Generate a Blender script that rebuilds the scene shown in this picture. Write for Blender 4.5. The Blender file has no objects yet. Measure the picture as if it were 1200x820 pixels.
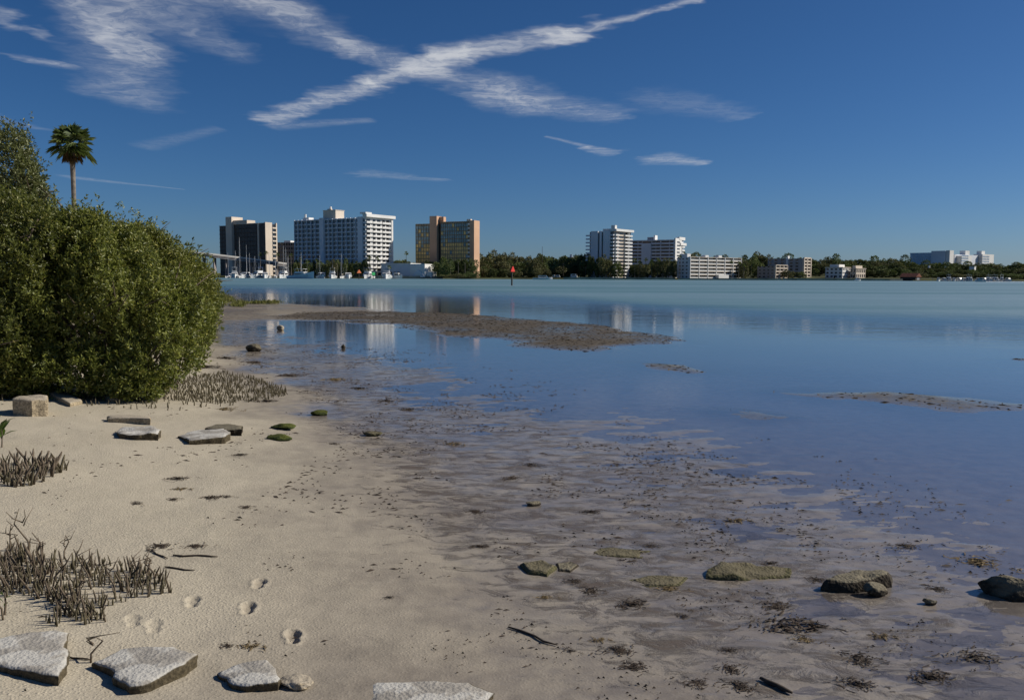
import bpy, math, random
import numpy as np
from mathutils import Matrix, Vector

random.seed(11)
RNG = np.random.default_rng(11)
scene = bpy.context.scene
COL = scene.collection
PI = math.pi
R = math.radians

# ------------------------------------------------------------------ camera
CAM_H = 1.8
PITCH = math.atan((410 - 324.2) / 1000.0)
ROLL = 0.0049
cam_d = bpy.data.cameras.new('camera')
cam = bpy.data.objects.new('camera', cam_d)
COL.objects.link(cam)
cam_d.sensor_width = 36.0
cam_d.lens = 30.0
cam_d.clip_start = 0.05
cam_d.clip_end = 40000.0
CAM_ROT = Matrix.Rotation(PI / 2 - PITCH, 4, 'X') @ Matrix.Rotation(ROLL, 4, 'Z')
cam.matrix_world = Matrix.Translation((0, 0, CAM_H)) @ CAM_ROT
scene.camera = cam

# ------------------------------------------------------------------ sun, exposure
SUN_AZ = R(80)      # clockwise from +Y (the view direction)
SUN_EL = R(34)
sun_d = bpy.data.lights.new('sun', 'SUN')
sun_d.energy = 4.5
sun_d.angle = R(0.53)
sun_d.color = (1.0, 0.93, 0.82)
sun = bpy.data.objects.new('sun', sun_d)
COL.objects.link(sun)
SUN_DIR = Vector((math.sin(SUN_AZ) * math.cos(SUN_EL), math.cos(SUN_AZ) * math.cos(SUN_EL), math.sin(SUN_EL)))
sun.rotation_euler = SUN_DIR.to_track_quat('Z', 'Y').to_euler()
sun.location = (60, 0, 60)
vs = scene.view_settings
scene.display_settings.display_device = 'sRGB'
vs.view_transform = 'Standard'
vs.look = 'None'
vs.gamma = 1.0
vs.use_curve_mapping = False
vs.exposure = 0.1
cy = scene.cycles
cy.max_bounces = 5
cy.diffuse_bounces = 2
cy.glossy_bounces = 3
cy.transparent_max_bounces = 8
cy.caustics_reflective = False
cy.caustics_refractive = False
cy.sample_clamp_indirect = 6.0


# ------------------------------------------------------------------ picture <-> place helpers
def ray(px, py):
    d = CAM_ROT.to_3x3() @ Vector(((px - 600.0) / 1000.0, -(py - 410.0) / 1000.0, -1.0))
    return d


def at(px, py, Y):
    """point seen at photo position (px, py) that stands Y metres away"""
    d = ray(px, py)
    k = Y / d.y
    return Vector((d.x * k, Y, CAM_H + d.z * k))


def plane_pt(px, py, z=0.0):
    d = ray(px, py)
    k = (z - CAM_H) / d.z
    return Vector((d.x * k, d.y * k, z))


# ------------------------------------------------------------------ numeric noise
def _hash(ix, iy, seed):
    h = (ix.astype(np.int64) * 374761393 + iy.astype(np.int64) * 668265263 + seed * 974711) & 0xFFFFFFFF
    h = ((h ^ (h >> 13)) * 1274126177) & 0xFFFFFFFF
    h = (h ^ (h >> 16)) & 0xFFFFFFFF
    return h / 4294967295.0


def vnoise(x, y, seed=0):
    x = np.asarray(x, float); y = np.asarray(y, float)
    ix = np.floor(x); iy = np.floor(y)
    fx = x - ix; fy = y - iy
    fx = fx * fx * fx * (fx * (fx * 6 - 15) + 10); fy = fy * fy * fy * (fy * (fy * 6 - 15) + 10)
    a = _hash(ix, iy, seed); b = _hash(ix + 1, iy, seed)
    c = _hash(ix, iy + 1, seed); d = _hash(ix + 1, iy + 1, seed)
    return (a + (b - a) * fx) * (1 - fy) + (c + (d - c) * fx) * fy


def fbm(x, y, seed=0, oct=4, gain=0.5):
    s = 0.0; a = 1.0; t = 0.0
    ca, sa = math.cos(0.6), math.sin(0.6)
    for k in range(oct):
        s = s + a * (vnoise(x, y, seed + 17 * k) * 2 - 1)
        t += a; a *= gain
        x, y = (x * ca - y * sa) * 2.03 + 11.3, (x * sa + y * ca) * 2.03 - 7.7
    return s / t


def sstep(a, b, x):
    t = np.clip((x - a) / (b - a), 0, 1)
    return t * t * (3 - 2 * t)


def poly_sd(px, py, poly):
    """signed distance to a polygon, positive inside"""
    d2 = np.full(px.shape, 1e12); inside = np.zeros(px.shape, bool)
    n = len(poly)
    for i in range(n):
        x0, y0 = poly[i]; x1, y1 = poly[(i + 1) % n]
        ex, ey = x1 - x0, y1 - y0
        wx, wy = px - x0, py - y0
        t = np.clip((wx * ex + wy * ey) / (ex * ex + ey * ey), 0, 1)
        d2 = np.minimum(d2, (wx - ex * t) ** 2 + (wy - ey * t) ** 2)
        c = ((y0 > py) != (y1 > py)) & (px < (x1 - x0) * (py - y0) / ((y1 - y0) if y1 != y0 else 1e-9) + x0)
        inside ^= c
    return np.where(inside, 1, -1) * np.sqrt(d2)


# ------------------------------------------------------------------ node helpers
class N:
    def __init__(self, tree):
        self.t = tree; tree.nodes.clear()

    def new(self, typ, **kw):
        n = self.t.nodes.new(typ)
        for k, v in kw.items():
            setattr(n, k, v)
        return n

    def put(self, sock, v):
        if isinstance(v, bpy.types.NodeSocket):
            self.t.links.new(v, sock)
        elif v is not None:
            if sock.type == 'RGBA' and len(v) == 3:
                v = (*v, 1)
            sock.default_value = v

    def m(self, op, a, b=None, c=None, clamp=False):
        n = self.new('ShaderNodeMath', operation=op, use_clamp=clamp)
        self.put(n.inputs[0], a)
        if b is not None: self.put(n.inputs[1], b)
        if c is not None: self.put(n.inputs[2], c)
        return n.outputs[0]

    def v(self, op, a, b=None, scale=None):
        n = self.new('ShaderNodeVectorMath', operation=op)
        self.put(n.inputs[0], a)
        if b is not None: self.put(n.inputs[1], b)
        if scale is not None: self.put(n.inputs[3], scale)
        return n.outputs['Value'] if op in ('DOT_PRODUCT', 'LENGTH', 'DISTANCE') else n.outputs[0]

    def ramp(self, x, a, b, lo=0.0, hi=1.0, smooth=True):
        n = self.new('ShaderNodeMapRange')
        n.interpolation_type = 'SMOOTHSTEP' if smooth else 'LINEAR'
        self.put(n.inputs[0], x)
        for i, q in enumerate((a, b, lo, hi)): self.put(n.inputs[i + 1], q)
        return n.outputs[0]

    def noise(self, vec, scale, detail=4.0, rough=0.55, dist=0.0, dim='3D'):
        n = self.new('ShaderNodeTexNoise', noise_dimensions=dim)
        self.put(n.inputs['Vector'], vec)
        n.inputs['Scale'].default_value = scale
        n.inputs['Detail'].default_value = detail
        n.inputs['Roughness'].default_value = rough
        n.inputs['Distortion'].default_value = dist
        return n.outputs

    def voro(self, vec, scale, feature='F1'):
        n = self.new('ShaderNodeTexVoronoi', feature=feature)
        self.put(n.inputs['Vector'], vec)
        n.inputs['Scale'].default_value = scale
        return n.outputs

    def mix(self, f, a, b, mode='MIX'):
        n = self.new('ShaderNodeMix', data_type='RGBA', blend_type=mode)
        self.put(n.inputs[0], f); self.put(n.inputs[6], a); self.put(n.inputs[7], b)
        return n.outputs[2]

    def attr(self, name):
        n = self.new('ShaderNodeAttribute', attribute_name=name)
        return n.outputs

    def mapv(self, vec, scale=(1, 1, 1), rot=(0, 0, 0), loc=(0, 0, 0)):
        n = self.new('ShaderNodeMapping')
        self.put(n.inputs[0], vec)
        n.inputs['Location'].default_value = loc
        n.inputs['Rotation'].default_value = rot
        n.inputs['Scale'].default_value = scale
        return n.outputs[0]

    def bump(self, h, strength, dist, normal=None):
        n = self.new('ShaderNodeBump')
        self.put(n.inputs['Height'], h)
        self.put(n.inputs['Strength'], strength)
        n.inputs['Distance'].default_value = dist
        if normal is not None: self.put(n.inputs['Normal'], normal)
        return n.outputs[0]

    def bsdf(self, color, rough=0.6, normal=None, spec=0.5, metal=0.0, **kw):
        n = self.new('ShaderNodeBsdfPrincipled')
        self.put(n.inputs['Base Color'], color)
        self.put(n.inputs['Roughness'], rough)
        self.put(n.inputs['Specular IOR Level'], spec)
        self.put(n.inputs['Metallic'], metal)
        if normal is not None: self.put(n.inputs['Normal'], normal)
        for k, q in kw.items(): self.put(n.inputs[k.replace('_', ' ')], q)
        return n.outputs[0]

    def out(self, sh):
        o = self.new('ShaderNodeOutputMaterial')
        self.t.links.new(sh, o.inputs[0])


MATS = {}


def mat(name):
    m = bpy.data.materials.new(name); m.use_nodes = True
    MATS[name] = m
    return m, N(m.node_tree)


def simple(name, col, rough=0.6, spec=0.4, var=0.12, scale=0.6, metal=0.0, bump=0.0, bscale=8.0):
    """a plain weathered surface: colour wanders a little, optional fine relief"""
    m, n = mat(name)
    g = n.new('ShaderNodeNewGeometry').outputs['Position']
    a = n.noise(g, scale, 5, 0.6)[0]
    f = n.ramp(a, 0.3, 0.7, 1 - var, 1 + var)
    c = n.v('SCALE', (col[0], col[1], col[2]), scale=f)
    nor = n.bump(n.noise(g, bscale, 4)[0], 0.6, bump) if bump else None
    n.out(n.bsdf(c, rough, nor, spec, metal))
    return m


# ------------------------------------------------------------------ world: clear sky with thin cirrus and old contrails
world = bpy.data.worlds.new('World')
scene.world = world
world.use_nodes = True
world.cycles.sampling_method = 'MANUAL'
world.cycles.sample_map_resolution = 128
w = N(world.node_tree)
SKY_STRENGTH = 0.060
sky = w.new('ShaderNodeTexSky', sky_type='NISHITA')
sky.sun_disc = False
sky.sun_elevation = SUN_EL
sky.sun_rotation = SUN_AZ
sky.altitude = 300
sky.air_density = 0.8
sky.dust_density = 0.6
sky.ozone_density = 10.0
dirv = w.new('ShaderNodeTexCoord').outputs['Generated']
sep = w.new('ShaderNodeSeparateXYZ'); w.put(sep.inputs[0], dirv)
dz = w.m('MAXIMUM', sep.outputs[2], 0.03)
comb = w.new('ShaderNodeCombineXYZ')
w.put(comb.inputs[0], w.m('DIVIDE', sep.outputs[0], dz))
w.put(comb.inputs[1], w.m('DIVIDE', sep.outputs[1], dz))
uv = comb.outputs[0]                      # place on a flat cloud layer, unit = layer height
wn = w.noise(uv, 1.3, 2, 0.55, dim='2D')
warp = w.v('SCALE', w.v('SUBTRACT', wn[1], (0.5, 0.5, 0.5)), scale=0.34)
wn2 = w.noise(uv, 7.0, 2, 0.6, dim='2D')
warp2 = w.v('SCALE', w.v('SUBTRACT', wn2[1], (0.5, 0.5, 0.5)), scale=0.15)
uvw = w.v('ADD', w.v('ADD', uv, warp), warp2)
uvw = w.v('MULTIPLY', uvw, (1, 1, 0))
uv0 = w.v('MULTIPLY', w.v('ADD', uv, w.v('SCALE', warp, scale=0.25)), (1, 1, 0))


def layer(px, py):
    d = ray(px, py)
    return (d.x / d.z, d.y / d.z, 0.0)


# (x0,y0, x1,y1, half width start/end in layer units, strength, fuzzy)
STREAKS = [
    (815, 2, 640, 44, 0.05, 0.13, 0.70, 1), (660, 40, 530, 66, 0.15, 0.22, 0.86, 1), (560, 60, 440, 98, 0.20, 0.18, 0.88, 1),
    (440, 98, 308, 140, 0.19, 0.20, 0.74, 1),
    (235, -6, 330, 14, 0.24, 0.30, 0.30, 1), (310, 14, 420, 58, 0.26, 0.24, 0.36, 1), (400, 52, 520, 84, 0.22, 0.24, 0.42, 1),
    (500, 84, 620, 118, 0.24, 0.50, 0.40, 1), (590, 112, 720, 138, 0.50, 0.26, 0.34, 1),
    (105, -20, 140, 50, 0.38, 0.40, 0.46, 1), (135, 40, 150, 112, 0.40, 0.50, 0.38, 1), (160, 4, 270, 56, 0.44, 0.26, 0.28, 1),
    (160, -20, 300, 10, 0.36, 0.34, 0.24, 1), (110, 10, 120, 60, 0.12, 0.10, 0.30, 1),
    (0, 14, 45, 44, 0.14, 0.10, 0.40, 1), (24, 70, 66, 76, 0.12, 0.12, 0.46, 1), (-60, 124, 50, 150, 0.3, 0.2, 0.2, 1),
    (168, 172, 258, 151, 0.22, 0.12, 0.14, 0), (322, 148, 434, 141, 0.16, 0.10, 0.26, 0), (84, 208, 215, 222, 0.26, 0.05, 0.28, 0),
    (428, 203, 512, 211, 0.34, 0.20, 0.24, 1), (768, 186, 820, 192, 0.36, 0.20, 0.55, 1), (640, 160, 690, 172, 0.05, 0.09, 0.32, 0),
    (686, 172, 716, 179, 0.12, 0.22, 0.42, 1), (765, 118, 870, 136, 0.40, 0.16, 0.17, 1),
]
dens = None
SQ = Vector((2.4, 1.0, 0.0))               # streaks are drawn out along the wind, across the view
uvwS = w.v('MULTIPLY', uvw, tuple(SQ)); uv0S = w.v('MULTIPLY', uv0, tuple(SQ))
for (x0, y0, x1, y1, w0, w1, amp, fz) in STREAKS:
    A = Vector(layer(x0, y0)) * SQ; Bv = Vector(layer(x1, y1)) * SQ; AB = Bv - A; L2 = AB.dot(AB)
    p = uvwS if fz else uv0S
    t = w.m('SUBTRACT', w.v('DOT_PRODUCT', p, tuple(AB / L2)), A.dot(AB) / L2, clamp=True)
    n_ = w.new('ShaderNodeVectorMath', operation='MULTIPLY_ADD')
    w.put(n_.inputs[0], t); n_.inputs[1].default_value = AB; n_.inputs[2].default_value = A
    dist = w.v('DISTANCE', p, n_.outputs[0])
    q = w.ramp(dist, 0.0, w.m('MULTIPLY_ADD', t, 1.3 * (w1 - w0), 1.3 * w0), amp, 0.0)
    dens = q if dens is None else w.m('ADD', dens, q)
fib = w.noise(w.mapv(uvw, (1.6, 6.0, 1), (0, 0, R(-38))), 2.6, 7, 0.64, 0.0, '2D')[0]
fib2 = w.noise(w.mapv(uvw, (7.0, 2.2, 1), (0, 0, R(-24))), 2.4, 4, 0.66, 0.0, '2D')[0]
fibs = w.m('MULTIPLY_ADD', fib2, 0.55, w.m('MULTIPLY', fib, 0.75))
er = w.ramp(fibs, 0.36, 0.92, 0.0, 1.0)
soft = w.m('MULTIPLY', dens, w.m('MULTIPLY_ADD', er, 1.0, 0.34))
hard = w.m('MAXIMUM', w.m('SUBTRACT', w.m('MULTIPLY_ADD', er, 0.7, dens), 0.8), 0.0)
dens = w.m('MULTIPLY_ADD', hard, 0.30, w.m('MULTIPLY', soft, 0.62))
dens = w.m('MULTIPLY', dens, w.m('DIVIDE', 1.0, w.m('MULTIPLY_ADD', dens, 0.55, 1.0)))
dens = w.m('MINIMUM', dens, 0.8)
hsv = w.new('ShaderNodeHueSaturation'); hsv.inputs['Saturation'].default_value = 1.08; hsv.inputs['Value'].default_value = 0.95
w.put(hsv.inputs['Color'], sky.outputs[0])
bg_clear = w.new('ShaderNodeBackground'); bg_cloud = w.new('ShaderNodeBackground')
w.put(bg_clear.inputs[0], hsv.outputs[0])
w.put(bg_cloud.inputs[0], w.mix(dens, hsv.outputs[0], (10.0, 10.2, 10.6)))
bg_clear.inputs[1].default_value = bg_cloud.inputs[1].default_value = SKY_STRENGTH
# the cloud streaks all lie well above the horizon on this side of the sky
here = w.m('MULTIPLY', w.m('GREATER_THAN', sep.outputs[2], 0.085), w.m('GREATER_THAN', sep.outputs[1], 0.55))
bgs = w.new('ShaderNodeMixShader')
w.put(bgs.inputs[0], here)
world.node_tree.links.new(bg_clear.outputs[0], bgs.inputs[1]); world.node_tree.links.new(bg_cloud.outputs[0], bgs.inputs[2])
wo = w.new('ShaderNodeOutputWorld')
world.node_tree.links.new(bgs.outputs[0], wo.inputs[0])


# ------------------------------------------------------------------ object helpers
def tag(o, label=None, cat=None, group=None, kind=None):
    if label: o['label'] = label
    if cat: o['category'] = cat
    if group: o['group'] = group
    if kind or cat: o['kind'] = kind or 'thing'
    return o


def link(name, me, m=None, parent=None, loc=None, rot=None, scale=None):
    o = bpy.data.objects.new(name, me)
    COL.objects.link(o)
    if m is not None and me is not None and not me.materials:
        me.materials.append(m)
    if parent is not None: o.parent = parent
    if loc is not None: o.location = loc
    if rot is not None: o.rotation_euler = rot
    if scale is not None: o.scale = scale
    return o


def empty(name, loc, rz=0.0):
    o = bpy.data.objects.new(name, None)
    o.empty_display_size = 0.2
    COL.objects.link(o); o.location = loc; o.rotation_euler = (0, 0, rz)
    return o


def mesh_np(name, V, F, smooth=False):
    """F: list of faces or an (n,3)/(n,4) array"""
    me = bpy.data.meshes.new(name)
    V = np.asarray(V, np.float32)
    if isinstance(F, np.ndarray):
        k = F.shape[1]; nf = len(F)
        me.vertices.add(len(V)); me.vertices.foreach_set('co', V.ravel())
        me.loops.add(nf * k); me.loops.foreach_set('vertex_index', F.astype(np.int32).ravel())
        me.polygons.add(nf)
        me.polygons.foreach_set('loop_start', np.arange(0, nf * k, k, dtype=np.int32))
        me.polygons.foreach_set('loop_total', np.full(nf, k, np.int32))
        me.update(calc_edges=True)
    else:
        me.from_pydata(V.tolist(), [], F); me.update()
    if smooth:
        me.polygons.foreach_set('use_smooth', np.ones(len(me.polygons), bool))
    return me


def fattr(me, name, vals):
    a = me.attributes.new(name, 'FLOAT', 'POINT')
    a.data.foreach_set('value', np.asarray(vals, np.float32))


class MB:
    """collects simple solids into one mesh"""
    def __init__(self):
        self.V = []; self.F = []

    def add(self, vs, fs):
        b = len(self.V); self.V += [tuple(q) for q in vs]; self.F += [tuple(b + i for i in f) for f in fs]
        return self

    def box(self, x0, x1, y0, y1, z0, z1):
        vs = [(x0, y0, z0), (x1, y0, z0), (x1, y1, z0), (x0, y1, z0), (x0, y0, z1), (x1, y0, z1), (x1, y1, z1), (x0, y1, z1)]
        return self.add(vs, [(3, 2, 1, 0), (4, 5, 6, 7), (0, 1, 5, 4), (1, 2, 6, 5), (2, 3, 7, 6), (3, 0, 4, 7)])

    def prism(self, pts, axis, a, b):
        """pts in the plane across axis (0 x: (y,z), 1 y: (x,z), 2 z: (x,y)), counter-clockwise"""
        def mk(p, q):
            return {0: (q, p[0], p[1]), 1: (p[0], q, p[1]), 2: (p[0], p[1], q)}[axis]
        n = len(pts)
        vs = [mk(p, a) for p in pts] + [mk(p, b) for p in pts]
        fs = [tuple(range(n)), tuple(range(2 * n - 1, n - 1, -1))] + [(i, n + i, n + (i + 1) % n, (i + 1) % n) for i in range(n)]
        return self.add(vs, fs)

    def tube(self, pts, rad, seg=6, cap=True):
        pts = [Vector(p) for p in pts]
        if not hasattr(rad, '__len__'): rad = [rad] * len(pts)
        b = len(self.V); n = len(pts)
        for i, p in enumerate(pts):
            d = (pts[min(i + 1, n - 1)] - pts[max(i - 1, 0)]).normalized()
            u = d.cross(Vector((0.13, 0.97, 0.21))).normalized(); vv = d.cross(u)
            for k in range(seg):
                a = 2 * PI * k / seg
                self.V.append(tuple(p + (u * math.cos(a) + vv * math.sin(a)) * rad[i]))
        for i in range(n - 1):
            for k in range(seg):
                k2 = (k + 1) % seg
                self.F.append((b + i * seg + k, b + i * seg + k2, b + (i + 1) * seg + k2, b + (i + 1) * seg + k))
        if cap:
            self.F.append(tuple(b + k for k in range(seg - 1, -1, -1)))
            self.F.append(tuple(b + (n - 1) * seg + k for k in range(seg)))
        return self

    def mesh(self, name, smooth=False):
        me = bpy.data.meshes.new(name)
        me.from_pydata(self.V, [], self.F); me.update()
        import bmesh
        bm = bmesh.new(); bm.from_mesh(me); bmesh.ops.recalc_face_normals(bm, faces=bm.faces); bm.to_mesh(me); bm.free()
        if smooth:
            me.polygons.foreach_set('use_smooth', np.ones(len(me.polygons), bool))
        return me

    def build(self, name, m, parent=None, loc=None, rot=None, smooth=False):
        return link(name, self.mesh(name, smooth), m, parent, loc, rot)


def box(name, parent, m, x0, x1, y0, y1, z0, z1):
    return MB().box(x0, x1, y0, y1, z0, z1).build(name, m, parent)


def copy_tree(o, parent=None):
    c = o.copy(); COL.objects.link(c)
    if parent is not None: c.parent = parent
    for ch in o.children:
        copy_tree(ch, c)
    return c


# ------------------------------------------------------------------ materials of the setting
def ground_material():
    m, n = mat('tidal_sand')
    g = n.new('ShaderNodeNewGeometry').outputs['Position']
    sp = n.new('ShaderNodeSeparateXYZ'); n.put(sp.inputs[0], g)
    mud = n.attr('mud')[2]; weed = n.attr('weed')[2]
    big = n.noise(g, 0.9, 4, 0.6)[0]
    mid = n.noise(g, 6.0, 5, 0.62)[0]
    fine = n.noise(g, 70.0, 3, 0.6)[0]
    grain = n.noise(g, 420.0, 2, 0.6)[0]
    zz = n.m('ADD', sp.outputs[2], n.m('MULTIPLY', n.m('SUBTRACT', mid, 0.5), 0.024))
    zz = n.m('ADD', zz, n.m('MULTIPLY', n.m('SUBTRACT', big, 0.5), 0.050))
    zz = n.m('ADD', zz, n.m('MULTIPLY', n.m('SUBTRACT', n.noise(g, 0.33, 2)[0], 0.5), 0.08))
    wet = n.ramp(zz, 0.075, 0.002, smooth=False)
    dry = n.mix(n.ramp(big, 0.3, 0.7), (0.362, 0.320, 0.242), (0.440, 0.390, 0.298))
    dry = n.mix(n.ramp(fine, 0.35, 0.72), dry, (0.50, 0.44, 0.335))
    # dark shell and weed crumbs lying in the sand
    vo = n.voro(g, 46.0)
    crumb = n.m('MULTIPLY', n.ramp(vo[0], 0.20, 0.10), n.ramp(n.noise(g, 5.0, 4, 0.7)[0], 0.46, 0.66))
    dry = n.mix(n.m('MULTIPLY', crumb, 0.75), dry, (0.10, 0.075, 0.05))
    pale = n.voro(n.v('ADD', g, (3.1, 7.7, 0)), 75.0)
    dry = n.mix(n.m('MULTIPLY', n.ramp(pale[0], 0.16, 0.08), 0.45), dry, (0.6, 0.56, 0.48))
    wetc = n.mix(n.ramp(mid, 0.3, 0.7), (0.172, 0.144, 0.115), (0.250, 0.212, 0.168))
    c = n.mix(wet, dry, wetc)
    mudn = n.noise(n.mapv(g, (1, 1.6, 1)), 5.0, 6, 0.7)[0]
    mudc = n.mix(n.ramp(mudn, 0.35, 0.65), (0.046, 0.035, 0.023), (0.105, 0.083, 0.055))
    c = n.mix(n.m('MULTIPLY', mud, n.ramp(mudn, 0.1, 0.4, 0.75, 1.0)), c, mudc)
    # thin broken films of brown weed
    wn = n.noise(n.mapv(g, (1.0, 1.9, 1), (0, 0, R(25))), 4.0, 8, 0.74, 0.7)[0]
    wm = n.m('ADD', wn, n.m('MULTIPLY', n.m('SUBTRACT', weed, 1.0), 0.42))
    wmask = n.ramp(wm, 0.45, 0.61)
    c = n.mix(n.m('MULTIPLY', wmask, 0.80), c, (0.075, 0.053, 0.036))
    rough = n.m('MULTIPLY_ADD', wet, -0.40, 0.92)
    rough = n.m('ADD', rough, n.m('MULTIPLY', mud, 0.25), clamp=True)
    # relief: pellets, grains, small pits
    peb = n.voro(g, 58.0)[0]
    h = n.m('ADD', n.m('MULTIPLY', n.ramp(peb, 0.0, 0.55, 1, 0), 0.55), n.m('MULTIPLY', fine, 0.8))
    h = n.m('ADD', h, n.m('MULTIPLY', grain, 0.25))
    h = n.m('ADD', h, n.m('MULTIPLY', mid, 1.6))
    st = n.m('MULTIPLY_ADD', wet, -0.50, 0.66)
    nor = n.bump(h, st, 0.007)
    nor = n.bump(n.m('ADD', n.m('MULTIPLY', mudn, mud), n.m('MULTIPLY', wmask, 0.35)), 0.8, 0.03, nor)
    # water standing between the grains: a smooth skin that mirrors the sky where the sand is soaked
    film = n.ramp(n.m('ADD', sp.outputs[2], n.m('MULTIPLY', n.m('SUBTRACT', mid, 0.5), 0.016)), 0.024, 0.000)
    film = n.m('MULTIPLY', film, n.m('SUBTRACT', 1.0, n.m('MULTIPLY', wmask, 0.80)))
    cn = n.bump(n.noise(g, 22.0, 3, 0.6)[0], 0.10, 0.010)
    n.out(n.bsdf(c, rough, nor, n.m('MULTIPLY_ADD', wet, 0.30, 0.12), Coat_Weight=film, Coat_Roughness=0.10, Coat_IOR=1.333, Coat_Normal=cn))
    return m


def water_material():
    m, n = mat('bay_water')
    g = n.new('ShaderNodeNewGeometry').outputs['Position']
    rip = n.attr('ripple')[2]; turb = n.attr('turbid')[2]
    # small chop: stronger where the wind reaches, almost none over the flats
    a = n.noise(n.mapv(g, (0.55, 1.3, 1), (0, 0, R(12))), 1.4, 4, 0.6)[0]
    b = n.noise(n.mapv(g, (0.8, 1.5, 1), (0, 0, R(-20))), 0.35, 3, 0.55)[0]
    cfin = n.noise(g, 9.0, 3, 0.6)[0]
    patch = n.noise(n.mapv(g, (0.0035, 0.020, 1), (0, 0, R(4))), 1.0, 5, 0.62)[0]
    silt = n.noise(n.mapv(g, (0.5, 0.8, 1)), 0.6, 4, 0.6)[0]
    ripp = n.m('MULTIPLY', rip, n.ramp(patch, 0.3, 0.7, 0.75, 1.15))
    h1 = n.m('ADD', n.m('MULTIPLY', a, 0.16), n.m('MULTIPLY', b, 0.34))
    n1 = n.bump(h1, ripp, 0.9)
    n2 = n.bump(cfin, n.m('MULTIPLY_ADD', rip, 0.25, 0.055), 0.03, n1)
    cosi = n.m('ABSOLUTE', n.v('DOT_PRODUCT', n2, n.new('ShaderNodeNewGeometry').outputs['Incoming']))
    fres = n.m('MULTIPLY_ADD', n.m('POWER', n.m('SUBTRACT', 1.0, cosi, clamp=True), 5.0), 0.98, 0.02)   # same from above and below
    gl = n.new('ShaderNodeBsdfGlossy'); gl.inputs[0].default_value = (1, 1, 1, 1)
    n.put(gl.inputs['Roughness'], n.m('MULTIPLY_ADD', rip, 0.38, 0.012)); n.put(gl.inputs['Normal'], n2)
    tr = n.new('ShaderNodeBsdfTransparent'); tr.inputs[0].default_value = (0.84, 0.84, 0.86, 1)
    di = n.new('ShaderNodeBsdfDiffuse')
    far_c = n.mix(n.ramp(patch, 0.38, 0.62), (0.042, 0.155, 0.176), (0.082, 0.212, 0.226))
    near_c = n.mix(n.ramp(silt, 0.3, 0.7), (0.105, 0.105, 0.110), (0.15, 0.145, 0.145))
    n.put(di.inputs[0], n.mix(n.ramp(rip, 0.0, 0.6), near_c, far_c))
    body = n.new('ShaderNodeMixShader')
    n.put(body.inputs[0], turb); n.t.links.new(tr.outputs[0], body.inputs[1]); n.t.links.new(di.outputs[0], body.inputs[2])
    mx = n.new('ShaderNodeMixShader')
    n.put(mx.inputs[0], n.m('ADD', n.m('MULTIPLY', fres, n.m('SUBTRACT', 1.0, rip)), n.m('MULTIPLY', rip, n.ramp(patch, 0.36, 0.64, 0.30, 0.52)))); n.t.links.new(body.outputs[0], mx.inputs[1]); n.t.links.new(gl.outputs[0], mx.inputs[2])
    n.out(mx.outputs[0])
    return m


def foliage(name, c0, c1, c2=None, trans=0.3, rough=0.5, scale=1.4, spec=0.5):
    """leaf material: colour differs from clump to clump and leaf to leaf"""
    m, n = mat(name)
    g = n.new('ShaderNodeNewGeometry').outputs['Position']
    a = n.noise(g, scale, 4, 0.6)[0]
    l = n.attr('leaf')[2]
    f = n.ramp(n.m('ADD', n.m('MULTIPLY', a, 0.6), n.m('MULTIPLY', l, 0.4)), 0.25, 0.75)
    rnd = n.new('ShaderNodeObjectInfo').outputs['Random']
    c = n.mix(f, c0, c1)
    if c2 is not None:
        c = n.mix(n.ramp(l, 0.93, 0.97), c, c2)
    c = n.v('SCALE', c, scale=n.ramp(rnd, 0, 1, 0.75, 1.25, smooth=False))
    p = n.bsdf(c, rough, None, spec)
    t = n.new('ShaderNodeBsdfTranslucent'); n.put(t.inputs[0], n.mix(0.5, c, (0.16, 0.20, 0.03)))
    mx = n.new('ShaderNodeMixShader'); mx.inputs[0].default_value = trans
    n.t.links.new(p, mx.inputs[1]); n.t.links.new(t.outputs[0], mx.inputs[2])
    n.out(mx.outputs[0])
    return m


def stone_material(name, top, side, rough=0.9, patch=None, bdist=0.008):
    """weathered lump: 'alg' says where weed has grown over it"""
    m, n = mat(name)
    tc = n.new('ShaderNodeTexCoord').outputs['Object']
    al = n.attr('alg')[2]
    a = n.noise(tc, 9.0, 6, 0.68)[0]; b = n.noise(tc, 45.0, 4, 0.6)[0]
    pits = n.voro(tc, 60.0)[0]
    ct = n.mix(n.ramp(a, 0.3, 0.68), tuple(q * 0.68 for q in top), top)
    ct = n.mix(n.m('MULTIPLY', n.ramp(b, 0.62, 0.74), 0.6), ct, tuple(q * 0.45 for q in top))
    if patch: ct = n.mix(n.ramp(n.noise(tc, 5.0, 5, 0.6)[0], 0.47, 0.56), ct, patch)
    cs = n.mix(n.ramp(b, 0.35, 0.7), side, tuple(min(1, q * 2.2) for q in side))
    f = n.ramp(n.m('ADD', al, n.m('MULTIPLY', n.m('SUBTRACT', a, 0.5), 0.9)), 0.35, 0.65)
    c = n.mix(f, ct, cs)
    h = n.m('ADD', n.m('MULTIPLY', a, 1.5), n.m('ADD', n.m('MULTIPLY', b, 0.6), n.m('MULTIPLY', pits, 0.5)))
    n.out(n.bsdf(c, rough, n.bump(h, 0.85, bdist), 0.25))
    return m


M_SAND = ground_material()
M_WATER = water_material()

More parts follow.
